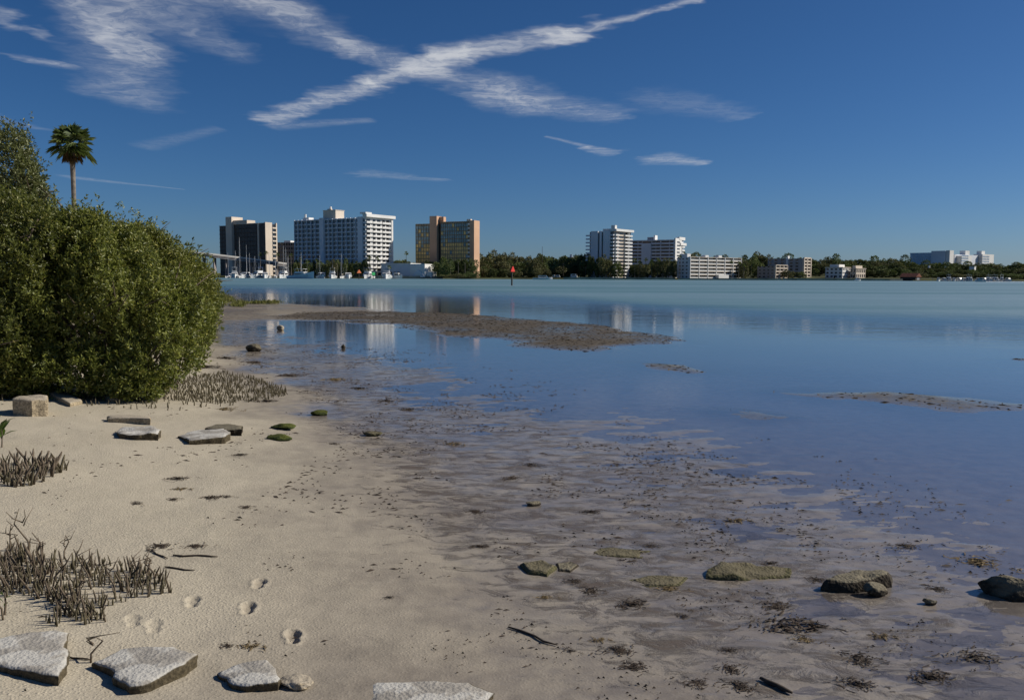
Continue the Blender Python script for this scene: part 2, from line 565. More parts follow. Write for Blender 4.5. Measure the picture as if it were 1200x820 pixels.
# ------------------------------------------------------------------ the tidal flat: one sheet from the bank down to the bay floor
_wy = np.array([-60, -5, 0, 3.9, 5.5, 8.3, 12.3, 17, 21, 25, 31, 38, 50, 62, 80, 120, 200, 400, 4000.])
_wx = np.array([20, 4.0, 2.65, 2.1, 1.8, .95, -.6, -2.6, -4.5, -6.6, -9.2, -11.6, -15.5, -19.5, -26, -60, -150, -420, -5200.])
_ps = np.array([-4000, -200, -30, -12, -7, -5, -4, -3, -2.3, -1.6, -.9, 0, 1, 2, 4, 8, 20, 60, 200, 900.])
_pz = np.array([3.0, 2.2, .80, .42, .23, .130, .078, .036, .017, .0090, .0045, .0005, -.0030, -.0065, -.018, -.045, -.09, -.35, -1.3, -3.0])


def wpoly(pts):
    return [tuple(plane_pt(x, y)[:2]) for x, y in pts]


BARS = [  # exposed weedy banks: outline, height, softness
    (wpoly([(300, 371), (345, 366), (420, 364.5), (490, 365), (560, 368), (640, 374), (730, 384), (832, 401), (765, 408), (690, 414), (640, 411), (570, 401),
            (500, 390), (440, 380), (380, 376)]), 0.019, 1.3),
    (wpoly([(205, 368), (245, 358), (330, 355), (430, 360), (480, 364), (380, 372), (290, 376), (240, 380)]), 0.022, 1.8),
    (wpoly([(740, 424), (800, 428), (850, 437), (815, 441), (760, 434)]), 0.012, .6),
    (wpoly([(900, 459), (960, 456), (1060, 457), (1130, 463), (1260, 474), (1260, 491), (1120, 488), (1050, 478), (990, 472), (930, 467)]), 0.012, .7),
    (wpoly([(1150, 417), (1300, 420), (1300, 429), (1180, 424)]), 0.012, .7),
    (wpoly([(800, 478), (900, 482), (1000, 492), (890, 494)]), 0.004, .5),
]
BAR_MUD = [1.0, 0.35, 0.9, 0.9, 0.9, 0.8]


def ground_base(X, Y):
    xw = np.interp(Y, _wy, _wx)
    s = X - xw
    z = np.interp(s, _ps, _pz)
    deep = np.interp(Y, [0, 45, 60, 90, 140, 260, 600, 5000], [0, 0, -.06, -.25, -.7, -1.5, -2.2, -3])
    z = z + np.where(s > 0, deep * np.clip(s / 12, 0, 1), 0)
    return z, s


def ground_full(X, Y):
    X = np.asarray(X, float); Y = np.asarray(Y, float)
    z, s = ground_base(X, Y)
    near = 1.0 / (1 + (np.hypot(X, Y) / 70) ** 4)
    soft = np.exp(-((s - 0.6) / 3.0) ** 2)
    z = z + near * soft * (0.007 * fbm(X / 1.9, Y / 2.6, 3, 3) + 0.0100 * fbm((X + .5 * Y) / .50, (Y - .2 * X) / .22, 9, 5, .62))
    onsand = sstep(-1.0, -3.0, s)
    z = z + near * onsand * (0.030 * fbm(X / 1.6, Y / 1.6, 21, 3) + 0.006 * fbm(X / .22, Y / .22, 31, 3))
    under = sstep(.5, 3.0, s)
    z = z + near * under * (0.007 * fbm(X / .5, Y / .5, 41, 4) + 0.008 * fbm(X / 3, Y / 3, 43, 2))
    mud = np.zeros(X.shape)
    wob = 1.1 * fbm(X / 1.5, Y / 2.2, 55, 4)
    for (poly, hgt, sft), mm in zip(BARS, BAR_MUD):
        sd = poly_sd(X, Y, poly) + wob * sft
        k = sstep(-sft, sft * 1.2, sd)
        rel = hgt * k + 0.008 * k * fbm(X / .40, Y / .5, 61, 5, .65) + .011 * k * fbm(X / 2.0, Y / 2.6, 63, 3)
        z = np.where(k > 0, np.maximum(z, z * (1 - k) + rel), z)
        mud = np.maximum(mud, k * mm)
    # dark band of weed where the tide has left it
    weed = np.maximum(np.exp(-((s + 1.3) / 1.6) ** 2), .80 * np.exp(-((s + .2) / 2.8) ** 2)) + .22 * sstep(-9, -2, s) * sstep(3, 0, s)
    weed = weed * sstep(2.2, 6.0, Y) + np.exp(-((s + .6) / 1.4) ** 2) * .78 * sstep(6, 3, Y)
    weed = np.maximum(weed, (.62 * np.exp(-((s + 3.9 + .5 * fbm(X / 1.1, Y / 1.6, 73, 3)) / .22) ** 2) + .55 * np.exp(-((s + 5.6 + .6 * fbm(X / 1.3, Y / 1.8, 75, 3)) / .18) ** 2)) * sstep(5, 8, Y))
    weed = np.clip(weed + .25 * fbm(X / 1.2, Y / 2.0, 71, 3) * soft, 0, 1)
    return z, mud, weed, s


def gpt(px, py):
    """point of the tidal flat seen at photo position (px, py)"""
    z = 0.0
    for _ in range(8):
        p = plane_pt(px, py, z); z = gz(p.x, p.y)
    return Vector((p.x, p.y, z))


fs = [(r, 1) for r in (0.02, .6, 1.1, 1.6, 2.0, 2.4, 2.7)]
rad = [r for r, _ in fs]
r = 2.9
while r < 135:
    rad.append(r); r += min(r * r / 1800 * 1.05, r * 0.0085)
while r < 5200:
    rad.append(r); r *= 1.14
rad = np.array(rad)
ang = np.concatenate([np.linspace(-180, -46, 36, endpoint=False), np.linspace(-46, 40, 620), np.linspace(40, 180, 36, endpoint=False)[1:]])
ang = np.radians(ang)
AA, RR = np.meshgrid(ang, rad)
GX = RR * np.sin(AA); GY = RR * np.cos(AA)
GZ, GM, GW, GS = ground_full(GX, GY)

import bisect
_radl = rad.tolist(); _angl = ang.tolist()


def gz(x, y):
    """height of the beach sheet at (x, y)"""
    r_ = math.hypot(x, y); a_ = math.atan2(x, y)
    i = min(max(bisect.bisect_right(_radl, r_) - 1, 0), len(_radl) - 2); j = min(max(bisect.bisect_right(_angl, a_) - 1, 0), len(_angl) - 2)
    u = min(max((r_ - _radl[i]) / (_radl[i + 1] - _radl[i]), 0), 1); v_ = min(max((a_ - _angl[j]) / (_angl[j + 1] - _angl[j]), 0), 1)
    return float((GZ[i, j] * (1 - u) + GZ[i + 1, j] * u) * (1 - v_) + (GZ[i, j + 1] * (1 - u) + GZ[i + 1, j + 1] * u) * v_)


# footprints pressed into the damp sand: photo place, heading, depth
FEET = [(343, 746, -20, .7), (290, 713, -14, .62), (303, 684, -10, .55), (180, 733, -25, .25), (225, 705, -18, .4), (155, 727, -30, .25)]
for (fx, fy, hd, dp) in FEET:
    c = gpt(fx, fy); hd = R(hd)
    dx = GX - c.x; dy = GY - c.y
    msk = dx * dx + dy * dy < .09
    if not msk.any(): continue
    u = dx[msk] * math.sin(hd) + dy[msk] * math.cos(hd); v2 = dx[msk] * math.cos(hd) - dy[msk] * math.sin(hd)
    heel = np.hypot((u + .045) / .030, v2 / .024); ball = np.hypot((u - .028) / .046, (v2 - .004) / .032)
    d = np.minimum(heel, ball)
    GZ[msk] += dp * (-0.030 * sstep(1.25, .75, d) + 0.010 * np.exp(-((d - 1.45) / .25) ** 2))
nr, na = AA.shape
V = np.stack([GX, GY, GZ], -1).reshape(-1, 3)
idx = np.arange(nr * na).reshape(nr, na)
a0 = idx[:-1, :]; b0 = np.roll(idx, -1, 1)[:-1, :]; c0 = np.roll(idx, -1, 1)[1:, :]; d0 = idx[1:, :]
F = np.stack([a0, b0, c0, d0], -1).reshape(-1, 4)
me = mesh_np('beach', V, F, smooth=True)
fattr(me, 'mud', GM.ravel()); fattr(me, 'weed', GW.ravel())
tag(link('beach', me, M_SAND), 'damp pale sand sloping into the shallow tidal flat', None, None, 'structure')

# the bay: one level sheet; calm over the flats, ruffled by wind farther out
wr = np.concatenate([[0.02, 1], np.geomspace(1.5, 9000, 190)])
wa = np.concatenate([np.linspace(-180, -50, 20, endpoint=False), np.linspace(-50, 50, 161), np.linspace(50, 180, 20, endpoint=False)[1:]])
wa = np.radians(wa)
AA, RR = np.meshgrid(wa, wr)
WX = RR * np.sin(AA); WY = RR * np.cos(AA)
edge = np.interp(WX, [-200, -60, -13, 5, 10, 16, 30, 80], [130, 105, 84, 52, 38, 31, 24, 15])
edge = edge * (1 + .12 * fbm(WX / 9, WY / 9, 83, 3))
q = WY / edge
rip = sstep(.48, 1.9, q)
wdep = np.maximum(-ground_base(WX, WY)[0], 0)
turb = np.maximum(.30 * sstep(.006, .05, wdep), sstep(.45, 1.9, q) * .97)
nr, na = AA.shape
V = np.stack([WX, WY, np.zeros_like(WX)], -1).reshape(-1, 3)
idx = np.arange(nr * na).reshape(nr, na)
F = np.stack([idx[:-1, :], np.roll(idx, -1, 1)[:-1, :], np.roll(idx, -1, 1)[1:, :], idx[1:, :]], -1).reshape(-1, 4)
me = mesh_np('water', V, F, smooth=True)
fattr(me, 'ripple', rip.ravel()); fattr(me, 'turbid', turb.ravel())
tag(link('water', me, M_WATER), 'calm blue bay water over the flats', None, None, 'structure')

# the far shore: low land behind a seawall, rising to a wooded bluff on the right
M_LAND = simple('shore_grass', (0.075, 0.08, 0.034), 0.95, 0.1, 0.4, 0.05)
M_WALLC = simple('seawall_concrete', (0.40, 0.34, 0.25), 0.9, 0.2, 0.3, 0.15)


def shore_Y(X):
    return np.interp(X, [-1500, -400, -260, -150, -60, 30, 160, 300, 420, 560, 1200], [700, 640, 612, 606, 618, 640, 655, 672, 712, 760, 900])


def land_z(X, Y):
    d = Y - shore_Y(X)
    hill = sstep(60, 420, X)
    return 1.0 + np.clip(d, 0, 700) * (0.006 + 0.022 * hill)


lx = np.linspace(-1500, 1500, 121)
ld = np.array([-6, -1.2, -1.0, 0.0, .01, 10, 30, 60, 100, 160, 240, 340, 480, 700, 1200, 2500.])
LX, LD = np.meshgrid(lx, ld)
LY = shore_Y(LX) + LD + 2.0 * fbm(LX / 40, LX * 0 + 3, 5, 3)
LZ = land_z(LX, LY)
LZ = np.where(LD < 0.005, np.interp(LD, [-6, -1.2, -1.0, 0.0], [-2.5, -.3, .25, .95]), LZ)
idx = np.arange(LX.size).reshape(LX.shape)
F = np.stack([idx[:-1, :-1], idx[:-1, 1:], idx[1:, 1:], idx[1:, :-1]], -1).reshape(-1, 4)
tag(link('far_land', mesh_np('far_land', np.stack([LX, LY, LZ], -1).reshape(-1, 3), F), M_LAND), 'low wooded land across the bay', None, None, 'structure')


# ------------------------------------------------------------------ buildings across the bay
M_GLASSD = simple('dark_window_glass', (0.018, 0.024, 0.034), 0.12, 0.6, 0.3, 0.3)
M_GLASSB = simple('bronze_window_glass', (0.045, 0.036, 0.034), 0.35, 0.35, 0.3, 0.3)
M_DBRN = simple('dark_brown_cladding', (0.105, 0.088, 0.080), 0.7, 0.2, 0.1, 0.1)
M_CREAM = simple('cream_stucco', (0.66, 0.57, 0.47), 0.9, 0.2, 0.08, 0.08)
M_WHITE = simple('white_stucco', (0.76, 0.75, 0.72), 0.85, 0.2, 0.06, 0.08)
M_SHADEWHITE = simple('shade_bluish_white_stucco', (0.68, 0.71, 0.76), 0.85, 0.2, 0.06, 0.08)  # white stucco with the blue of shade put in, for fronts turned from sun
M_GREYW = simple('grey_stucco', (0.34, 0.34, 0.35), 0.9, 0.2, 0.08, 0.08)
M_TAN = simple('tan_stucco', (0.60, 0.38, 0.25), 0.9, 0.2, 0.08, 0.08)
M_PINK = simple('pinkish_stucco', (0.50, 0.40, 0.35), 0.9, 0.2, 0.08, 0.08)
M_MULL = simple('bronze_mullion', (0.26, 0.20, 0.12), 0.5, 0.5, 0.1, 0.2)
M_GOLDREFL = simple('gold_glass_painted_reflection', (0.80, 0.55, 0.19), 0.3, 0.5, 0.25, 0.2)  # gold glass, bright reflections painted into the colour of the lower panes
M_TEALREFL = simple('teal_glass_painted_reflection', (0.22, 0.33, 0.35), 0.25, 0.5, 0.25, 0.2)  # reflected sky painted into the colour of the upper panes
M_GREYBRN = simple('dark_grey_wall', (0.28, 0.25, 0.24), 0.9, 0.2, 0.12, 0.2)  # one plain dark grey-brown for block wall, podium, tower core and bridge
M_RAIL = simple('white_railing', (0.72, 0.71, 0.68), 0.8, 0.3, 0.05, 0.2)
M_ROOFRED = simple('red_brown_roof', (0.22, 0.085, 0.055), 0.9, 0.2, 0.2, 0.5)
M_BLUEGL = simple('blue_curtain_glass', (0.16, 0.26, 0.40), 0.15, 0.6, 0.12, 0.08, metal=0.4)
M_STEEL = simple('galvanised_steel', (0.40, 0.41, 0.42), 0.5, 0.5, 0.1, 0.5, metal=0.4)
M_DARKW = simple('dark_timber', (0.055, 0.045, 0.036), 0.85, 0.3, 0.3, 1.5)


class Bld:
    """a block seen across its near corner: front runs left from the corner, side runs right"""
    def __init__(self, name, label, pc, D, phi, pl, pr, cat='building'):
        self.D = D; self.c = math.cos(R(phi)); self.s = math.sin(R(phi))
        q = at(pc, 324, D); self.X = q.x
        self.zg = float(land_z(np.array([q.x]), np.array([D]))[0])
        self.o = empty(name, (q.x, D, self.zg), -R(phi))
        tag(self.o, label, cat)
        self.L = -self.fx(pl); self.S = self.sy(pr)

    def a(self, px):
        d = ray(px, 300); return d.x / d.y

    def fx(self, px):
        a = self.a(px)
        return -(self.X - a * self.D) / (self.c + a * self.s)

    def sy(self, px):
        a = self.a(px)
        return (a * self.D - self.X) / (self.s - a * self.c)

    def z(self, py, px=None, x=0.0, y=0.0):
        """height above the base of what is seen at row py on the point (x, y) of the block"""
        Yw = self.D - x * self.s + y * self.c
        d = ray(px if px else 600 + 1000 * self.X / self.D, py)
        return CAM_H + d.z / d.y * Yw - self.zg

    def box(self, name, m, x0, x1, y0, y1, z0, z1):
        return box(name, self.o, m, x0, x1, y0, y1, z0, z1)


_pane = {}


def panes(parent, name, m, cells, axis, off, thick=0.12):
    """window panes of one facade: shared unit mesh, one object each. cells: (u0,u1,z0,z1)"""
    key = (name, m.name, axis)
    if key not in _pane:
        me = (MB().box(-.5, .5, -.5, .5, -.5, .5)).mesh(name); me.materials.append(m); _pane[key] = me
    for (u0, u1, z0, z1) in cells:
        w_, h_ = u1 - u0, z1 - z0
        if axis == 'front': link(name, _pane[key], None, parent, ((u0 + u1) / 2, off, (z0 + z1) / 2), None, (w_, thick, h_))
        else: link(name, _pane[key], None, parent, (off, (u0 + u1) / 2, (z0 + z1) / 2), None, (thick, w_, h_))


def roof_unit(b, x0, x1, y0, y1, z0, z1, m):
    mb = MB().box(x0, x1, y0, y1, z0, z1).box(x0 - .3, x1 + .3, y0 - .3, y1 + .3, z1, z1 + .3)
    mb.box(x0 + (x1 - x0) * .3, x0 + (x1 - x0) * .6, y0 + .5, y0 + 2, z1 + .3, z1 + 1.2)
    return mb.build('roof_plant_room', m, b.o)


# -- dark glass tower with cream end walls
b = Bld('apartment_tower', 'dark glass apartment tower with cream end wall, leftmost of the high-rises', 310.5, 700, 30, 257, 324)
H = b.z(262.0); HL = b.z(265, 258, -b.L)
L, S = b.L, b.S
xa, xb = b.fx(267), b.fx(274)
x_mid = b.fx(304)
b.box('wall', M_DBRN, xb, 0, .9, S, 0, H)
b.box('wing', M_DBRN, -L, xa, .9, S * .9, 0, HL)
b.box('core', M_CREAM, xa, xb, -1.6, S * .8, 0, b.z(254.5, 270, xa))
b.box('core_cap', M_CREAM, xb, b.fx(290), 0.2, S * .7, H, b.z(258.5, 282, xb))
nfl = 12
for (u0, u1, hh, nb) in ((-L, xa, HL, 3), (xb + 2.2, b.fx(300), H, 7), (b.fx(304.5), b.fx(309.5), H, 2)):
    st = hh / nfl; wd = (u1 - u0) / nb
    panes(b.o, 'window', M_GLASSB, [(u0 + wd * i + .22, u0 + wd * (i + 1) - .22, st * k + .5, st * (k + 1) - .28) for k in range(1, nfl) for i in range(nb)], 'front', .86)
    for k in range(1, nfl + 1):
        b.box('floor_band', M_DBRN, u0, u1, .35, .9, st * k - .14, st * k + .14)
b.box('pilaster', M_CREAM, b.fx(302), b.fx(303.6), .1, .9, 0, H + .6)
b.box('end_wall', M_CREAM, -1.0, .5, .95, b.sy(319.0), 0, H + 1.2)
st = H / nfl
yb0, yb1 = b.sy(319.0) + .1, b.sy(323.2)
for k in range(nfl):
    b.box('balcony', M_CREAM, -.6, .9, yb0, yb1, st * k - .15, st * k + .95)
panes(b.o, 'window', M_GLASSD, [(yb0 + .2, yb1 - .2, st * k + 1.0, st * k + st - .3) for k in range(nfl)], 'side', .04)
b.box('end_pier', M_CREAM, -.6, .9, yb1, b.sy(324.4), 0, H + 1.0)
b.box('roof_parapet', M_CREAM, xb, -1.0, .6, 1.2, H, H + .7)

# -- small brown block between the two left towers
b = Bld('apartment_block', 'low brown block peeping out between the two left towers', 347, 760, 12, 323, 352)
H = b.z(284)
b.box('wall', M_GREYBRN, -b.L, 0, 0, 14, 0, H)
b.box('roof_slab', M_WHITE, -b.L * .62, -b.L * .3, 2, 9, H, H + 1.6)
st = H / 8
panes(b.o, 'window', M_GLASSD, [(-b.L + 2.4 * i + .6, -b.L + 2.4 * i + 2.1, st * k + 1, st * k + st - .8) for k in range(2, 8) for i in range(int(b.L / 2.4))], 'front', -.04)
for i in range(int(b.L / 4.8) + 1):
    b.box('pilaster', M_GREYW, -b.L + 4.8 * i, -b.L + 4.8 * i + .4, -.35, -.01, 0, H)

# -- white gridded apartment block
b = Bld('apartment_block', 'wide white apartment block with gridded shaded front and bright balconied end', 427.2, 625, 33, 345, 458.5)
L, S = b.L, b.S
H = b.z(254.5)
b.box('wall', M_SHADEWHITE, -L, 0, 1.0, S, 0, H)
fl0 = b.z(319); nfl = 12; st = (H - .6 - fl0) / nfl
fins = [345.2, 349.4, 353.8, 359.4, 364.4, 369.4, 374.6]
fins2 = [380.2, 385, 389.4, 395, 400.6, 405.6, 410.6, 416.2]
for grp in (fins, fins2):
    xs = [b.fx(p) for p in grp]
    for x in xs:
        b.box('fin', M_SHADEWHITE, x - .22, x + .22, 0, 1.0, 0, H)
    for k in range(nfl + 1):
        b.box('floor_slab', M_SHADEWHITE, xs[0] + .22, xs[-1] - .22, .12, 1.0, fl0 + st * k - .22, fl0 + st * k + .22)
    for i in range(len(xs) - 1):
        x0, x1 = xs[i], xs[i + 1]; md = (x0 + x1) / 2
        cells = []
        for k in range(nfl):
            z0, z1 = fl0 + st * k + 1.0, fl0 + st * (k + 1) - .45
            if (i % 2) == 0: cells += [(x0 + .5, md - .15, z0 - .6, z1), (md + .25, x1 - .5, z0, z1)]
            else: cells += [(x0 + .5, x1 - .5, z0 - .3, z1)]
        panes(b.o, 'window', M_GLASSD, cells, 'front', .97)
b.box('blank_panel', M_SHADEWHITE, b.fx(375.2), b.fx(379.8), -.5, 1.0, 0, H + .8)
b.box('blank_panel', M_SHADEWHITE, b.fx(419.4), b.fx(424.6), -.3, 1.0, 0, H + .4)
for (p0, p1) in ((416.8, 419.0), (424.9, 426.8)):
    panes(b.o, 'window', M_GLASSD, [(b.fx(p0) + .2, b.fx(p1) - .2, fl0 + st * k + .7, fl0 + st * (k + 1) - .5) for k in range(nfl)], 'front', .97)
b.box('podium', M_GREYBRN, -L - 1, 0, -1.2, 0.0, 0, fl0 - 1.5)
b.box('end_wall', M_WHITE, 0, .5, 1.02, S, 0, H + .2)
ys = [b.sy(p) for p in (427.6, 435.2, 440.6, 446.0, 451.6, 456.6)]
b.box('end_pier', M_WHITE, .5, 2.1, b.sy(456.7), S + .01, 0, H + .2)
b.box('cornice', M_WHITE, -.8, 3.2, -.6, S + 1.6, H + .21, H + 2.4)
b.box('cornice_block', M_WHITE, -3.0, 2.6, -1.0, b.sy(433), H + 2.4, H + 3.6)
cells = []
for k in range(nfl + 1):
    z0 = fl0 + st * (k - 1)
    b.box('balcony', M_WHITE, .5, 1.9, 1.1, ys[1] - .4, z0 - .2, z0 + 1.15)
    b.box('balcony', M_WHITE, .5, 1.9, ys[1] + .3, ys[3], z0 - .2, z0 + 1.1)
    b.box('balcony', M_WHITE, .5, 1.9, ys[3] + .8, ys[5] - .1, z0 - .2, z0 + 1.2)
    for (u0, u1) in ((1.8, ys[1] - 1.6), (ys[1] + 1.2, ys[2] - .9), (ys[2] + .8, ys[3] - .6), (ys[3] + 1.6, ys[4] - .8), (ys[4] + .6, ys[5] - 1.2)):
        cells.append((u0, u1, z0 + 1.0, z0 + st - .55))
panes(b.o, 'window', M_GLASSD, cells, 'side', .50)
roof_unit(b, b.fx(376), b.fx(390.5), 3, 12, H, b.z(246.5, 380, b.fx(380)), M_CREAM)
rm = MB().box(b.fx(351), b.fx(358), 4, 9, H, H + 2).tube([(b.fx(353), 5, H + 2), (b.fx(353), 5, H + 4.6)], .8, 6)
rm.build('roof_vent', M_WHITE, b.o)
MB().tube([(b.fx(381.5), 6, b.z(246.5, 380, b.fx(380)) + .3), (b.fx(381.5), 6, b.z(241.5, 381, b.fx(381)))], [1.1, .7], 8).build('roof_tank', M_WHITE, b.o)

# -- tan tower with gold and teal reflections painted on its glass
b = Bld('apartment_tower', 'tan tower with gold and teal reflections painted on its glass grid and lit blank end', 556.2, 640, 24, 487, 562)
L, S = b.L, b.S
H = b.z(258.5); HL = b.z(262.5, 488, -L)
x1_, x2_, x3_ = b.fx(505.2), b.fx(513.5), b.fx(516.3)
b.box('wall', M_MULL, x3_, b.fx(551), .6, S, 0, H - .3)
b.box('wing', M_MULL, -L, x1_, .6, S, 0, HL)
b.box('core', M_TAN, x1_, x2_, -2.2, S * .7, 0, b.z(253.6, 510, x1_))
b.box('core_cap', M_TAN, x2_, b.fx(518.4), 2, S * .7, H - .3, b.z(254, 516, x2_))
b.box('recess', M_GLASSB, x2_, x3_, .9, S, 0, H - .35)
nfl = 14
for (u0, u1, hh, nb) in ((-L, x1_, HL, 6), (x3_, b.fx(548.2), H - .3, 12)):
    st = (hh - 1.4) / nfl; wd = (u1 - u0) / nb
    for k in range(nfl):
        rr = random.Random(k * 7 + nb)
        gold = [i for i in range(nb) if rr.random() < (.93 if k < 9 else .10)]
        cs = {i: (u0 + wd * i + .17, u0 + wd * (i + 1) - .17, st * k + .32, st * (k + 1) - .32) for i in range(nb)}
        panes(b.o, 'window', M_GOLDREFL, [cs[i] for i in gold], 'front', .56)
        panes(b.o, 'window', M_TEALREFL, [cs[i] for i in range(nb) if i not in gold], 'front', .56)
        b.box('floor_band', M_MULL, u0, u1, .30, .6, st * k - .13, st * k + .13)
    for i in range(nb + 1):
        b.box('mullion', M_MULL, u0 + wd * i - .10, u0 + wd * i + .10, .20, .6, 0, hh)
for k in range(nfl):
    st = H / nfl
    b.box('balcony', M_WHITE, b.fx(548.6), b.fx(551), -.6, .58, st * k - .1, st * k + 1.1)
b.box('end_wall', M_TAN, b.fx(551.1), 0, -1.0, S, 0, b.z(258.2))
b.box('roof_parapet', M_CREAM, b.fx(546.5), b.fx(551.05), .5, 3, H - .3, H + 1.2)

# -- low white hall by the marina
b = Bld('waterfront_hall', 'low white flat-roofed hall beside the marina seawall', 481, 618, 22, 455, 509)
H = b.z(309.6)
b.box('wall', M_SHADEWHITE, -b.L - 6, 0, 0, 16, 0, H)
b.box('roof_slab', M_WHITE, -b.L - 6.4, .3, -.4, 16.4, H, H + .7)
b.box('white_wall', M_WHITE, .01, 12, -.6, 15, 0, H + .2)
MB().prism([(2.5, 0), (11.5, 0), (11.5, 1.6), (7, 5.3), (2.5, 1.6)], 1, -1.6, -.62).build('gable', M_SHADEWHITE, b.o)
b.box('door', M_WHITE, 5.0, 8.4, -1.75, -1.62, 0, 2.5)
b.box('annex', M_WHITE, 12.1, 16, 2, 10, 0, 4.0)
panes(b.o, 'window', M_GLASSD, [(-b.L - 5 + 3.1 * i, -b.L - 3 + 3.1 * i, 2.2, 3.9) for i in range(5)], 'front', -.04)

# -- white tower with blue shaded blank walls
b = Bld('apartment_tower', 'slim white tower with blank shaded walls and stacked balconies, behind shore palms', 718.6, 665, 38, 688.4, 739.4)
L, S = b.L, b.S
H = b.z(270.2)
b.box('wall', M_GREYBRN, -L + 1.2, -.8, 1.2, S, 0, H - .5)
for (p0, p1) in ((692.0, 700.3), (702.2, 704.7), (706.4, 714.4)):
    b.box('blank_panel', M_SHADEWHITE, b.fx(p0), b.fx(p1), 0, 1.2, 0, H)
nfl = 13; st = (H - 1) / nfl
for k in range(nfl):
    z0 = st * k
    b.box('balcony', M_SHADEWHITE, -L - 1.4, b.fx(692.0) - .02, -.6, 1.18, z0 - .15, z0 + .95)
    b.box('balcony', M_SHADEWHITE, b.fx(714.5), .1, -.8, 1.18, z0 - .15, z0 + .85)
panes(b.o, 'window', M_GLASSD, [(b.fx(714.6), -.9, st * k + .2, st * (k + 1) - .2) for k in range(nfl)], 'front', 1.16)
panes(b.o, 'window', M_GLASSD, [(p0, p1, .2, H - .6) for p0, p1 in ((b.fx(700.4), b.fx(702.1)), (b.fx(704.8), b.fx(706.3)))], 'front', 1.16)
ya, yb, yc = b.sy(724.2), b.sy(731.0), b.sy(739.4)
b.box('end_wall', M_PINK, -.78, -.5, 1.25, S, 0, H - .5)
for k in range(nfl):
    z0 = st * k
    b.box('balcony', M_WHITE, -.5, 1.3, 1.3, ya, z0 - .15, z0 + 1.05)
    b.box('balcony', M_WHITE, -.5, 1.3, yb, yc, z0 - .15, z0 + 1.05)
    b.box('sill_band', M_CREAM, -.5, -.1, ya + .05, yb - .05, z0 - .1, z0 + 1.0)
panes(b.o, 'window', M_GLASSD, [(u0, u1, st * k + 1.05, st * (k + 1) - .2) for k in range(nfl) for u0, u1 in ((1.5, ya - .2), (yb + .2, yc - .2), (ya + 1.4, yb - 1.2))], 'side', -.46)
b.box('pier', M_WHITE, -.5, 1.32, (yb + yc) / 2 - .25, (yb + yc) / 2 + .25, 0, H - .4)
b.box('cornice', M_WHITE, -3.5, 2.0, .6, S + .8, H - .4, H + 1.4)
b.box('roof_tower', M_WHITE, -3.2, .2, 1.2, 4.2, H + 1.4, b.z(263.8))
b.box('roof_slab', M_WHITE, b.fx(704), -3.6, 2.5, 8, H, H + 1.7)

# -- broad white slab block behind
b = Bld('apartment_block', 'broad white slab block with dark window ribbons and lit end, behind dark palms', 789.2, 720, 33, 738, 800.5)
L, S = b.L, b.S
H = b.z(281.8)
b.box('wall', M_SHADEWHITE, -L, 0, .6, S, 0, H)
nfl = 11; st = H / nfl
segs = [(740.4, 746.8), (747.4, 751.8), (763.4, 768.0), (768.2, 773.2), (774.2, 783.6), (784.2, 788.8)]
for k in range(2, nfl):
    b.box('balcony_band', M_SHADEWHITE, -L, b.fx(752), -.7, .58, st * k - .1, st * k + 1.15)
    b.box('balcony_band', M_SHADEWHITE, b.fx(763.2), -.1, -.7, .58, st * k - .1, st * k + 1.15)
    panes(b.o, 'window', M_GLASSD, [(b.fx(p0) + .1, b.fx(p1) - .1, st * k + 1.2, st * (k + 1) - .2) for p0, p1 in segs], 'front', .56)
b.box('blank_panel', M_SHADEWHITE, b.fx(752.1), b.fx(763.1), -1.2, .6, 0, H - 2.0)
panes(b.o, 'window', M_GLASSD, [(b.fx(752.4), b.fx(762.8), H - 1.9, H - .3)], 'front', .56)
b.box('roof_band', M_SHADEWHITE, -L, 0, -.8, S, H, H + .8)
b.box('end_wall', M_WHITE, .02, 1.2, 0, b.sy(797.0), 0, H + 2.0)
yy = b.sy(797.2)
for k in range(2, nfl):
    b.box('end_balcony', M_WHITE, -.5, 1.6, yy, S - (0 if k > nfl - 4 else 1.5), st * k - .1, st * k + 1.2)
panes(b.o, 'window', M_GLASSD, [(b.sy(791.6), b.sy(794.8), st * k + 1.0, st * (k + 1) - .7) for k in range(4, nfl)], 'side', 1.22)
b.box('end_cap', M_WHITE, -1.5, 1.9, b.sy(795), S + 2.6, H - 3.8, H - 1.6)
b.box('end_top', M_WHITE, -1.2, 1.4, b.sy(794), S + .6, H + .8, H + 3.2)
b.box('roof_shed', M_GREYW, b.fx(756), b.fx(763.5), 4, 8, H + .8, H + 3.4)
b.box('roof_fin', M_WHITE, b.fx(763.8), b.fx(765.6), 3, 8, H + .8, b.z(275.6, 764, b.fx(764)))

# -- six-storey block with pale frame
b = Bld('apartment_block', 'long pale six-storey block with open framed galleries by the water', 808.6, 662, 52, 794.2, 869)
L, S = b.L, b.S
H = b.z(301.2)
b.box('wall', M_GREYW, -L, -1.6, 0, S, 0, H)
b.box('shaded_end', M_SHADEWHITE, -L, 0, -.4, -.02, 0, H)
nfl = 6; st = H / nfl
panes(b.o, 'window', M_GLASSD, [(u, u + 1.5, st * k + .9, st * (k + 1) - .9) for k in range(nfl) for u in (-L + 2, -L * .6, -L * .3)], 'front', -.43)
nb = 6
for i in range(nb + 1):
    y = S * i / nb
    b.box('pier', M_WHITE, -1.6, .3, y - .28, y + .28, 0, H + .35)
for k in range(nfl + 1):
    b.box('gallery_slab', M_CREAM, -1.6, .1, .3, S - .3, st * k - .18, st * k + .22)
for k in range(nfl):
    for i in range(nb):
        b.box('railing', M_RAIL, -.15, .05, S * i / nb + .3, S * (i + 1) / nb - .3, st * k + .24, st * k + 1.15)
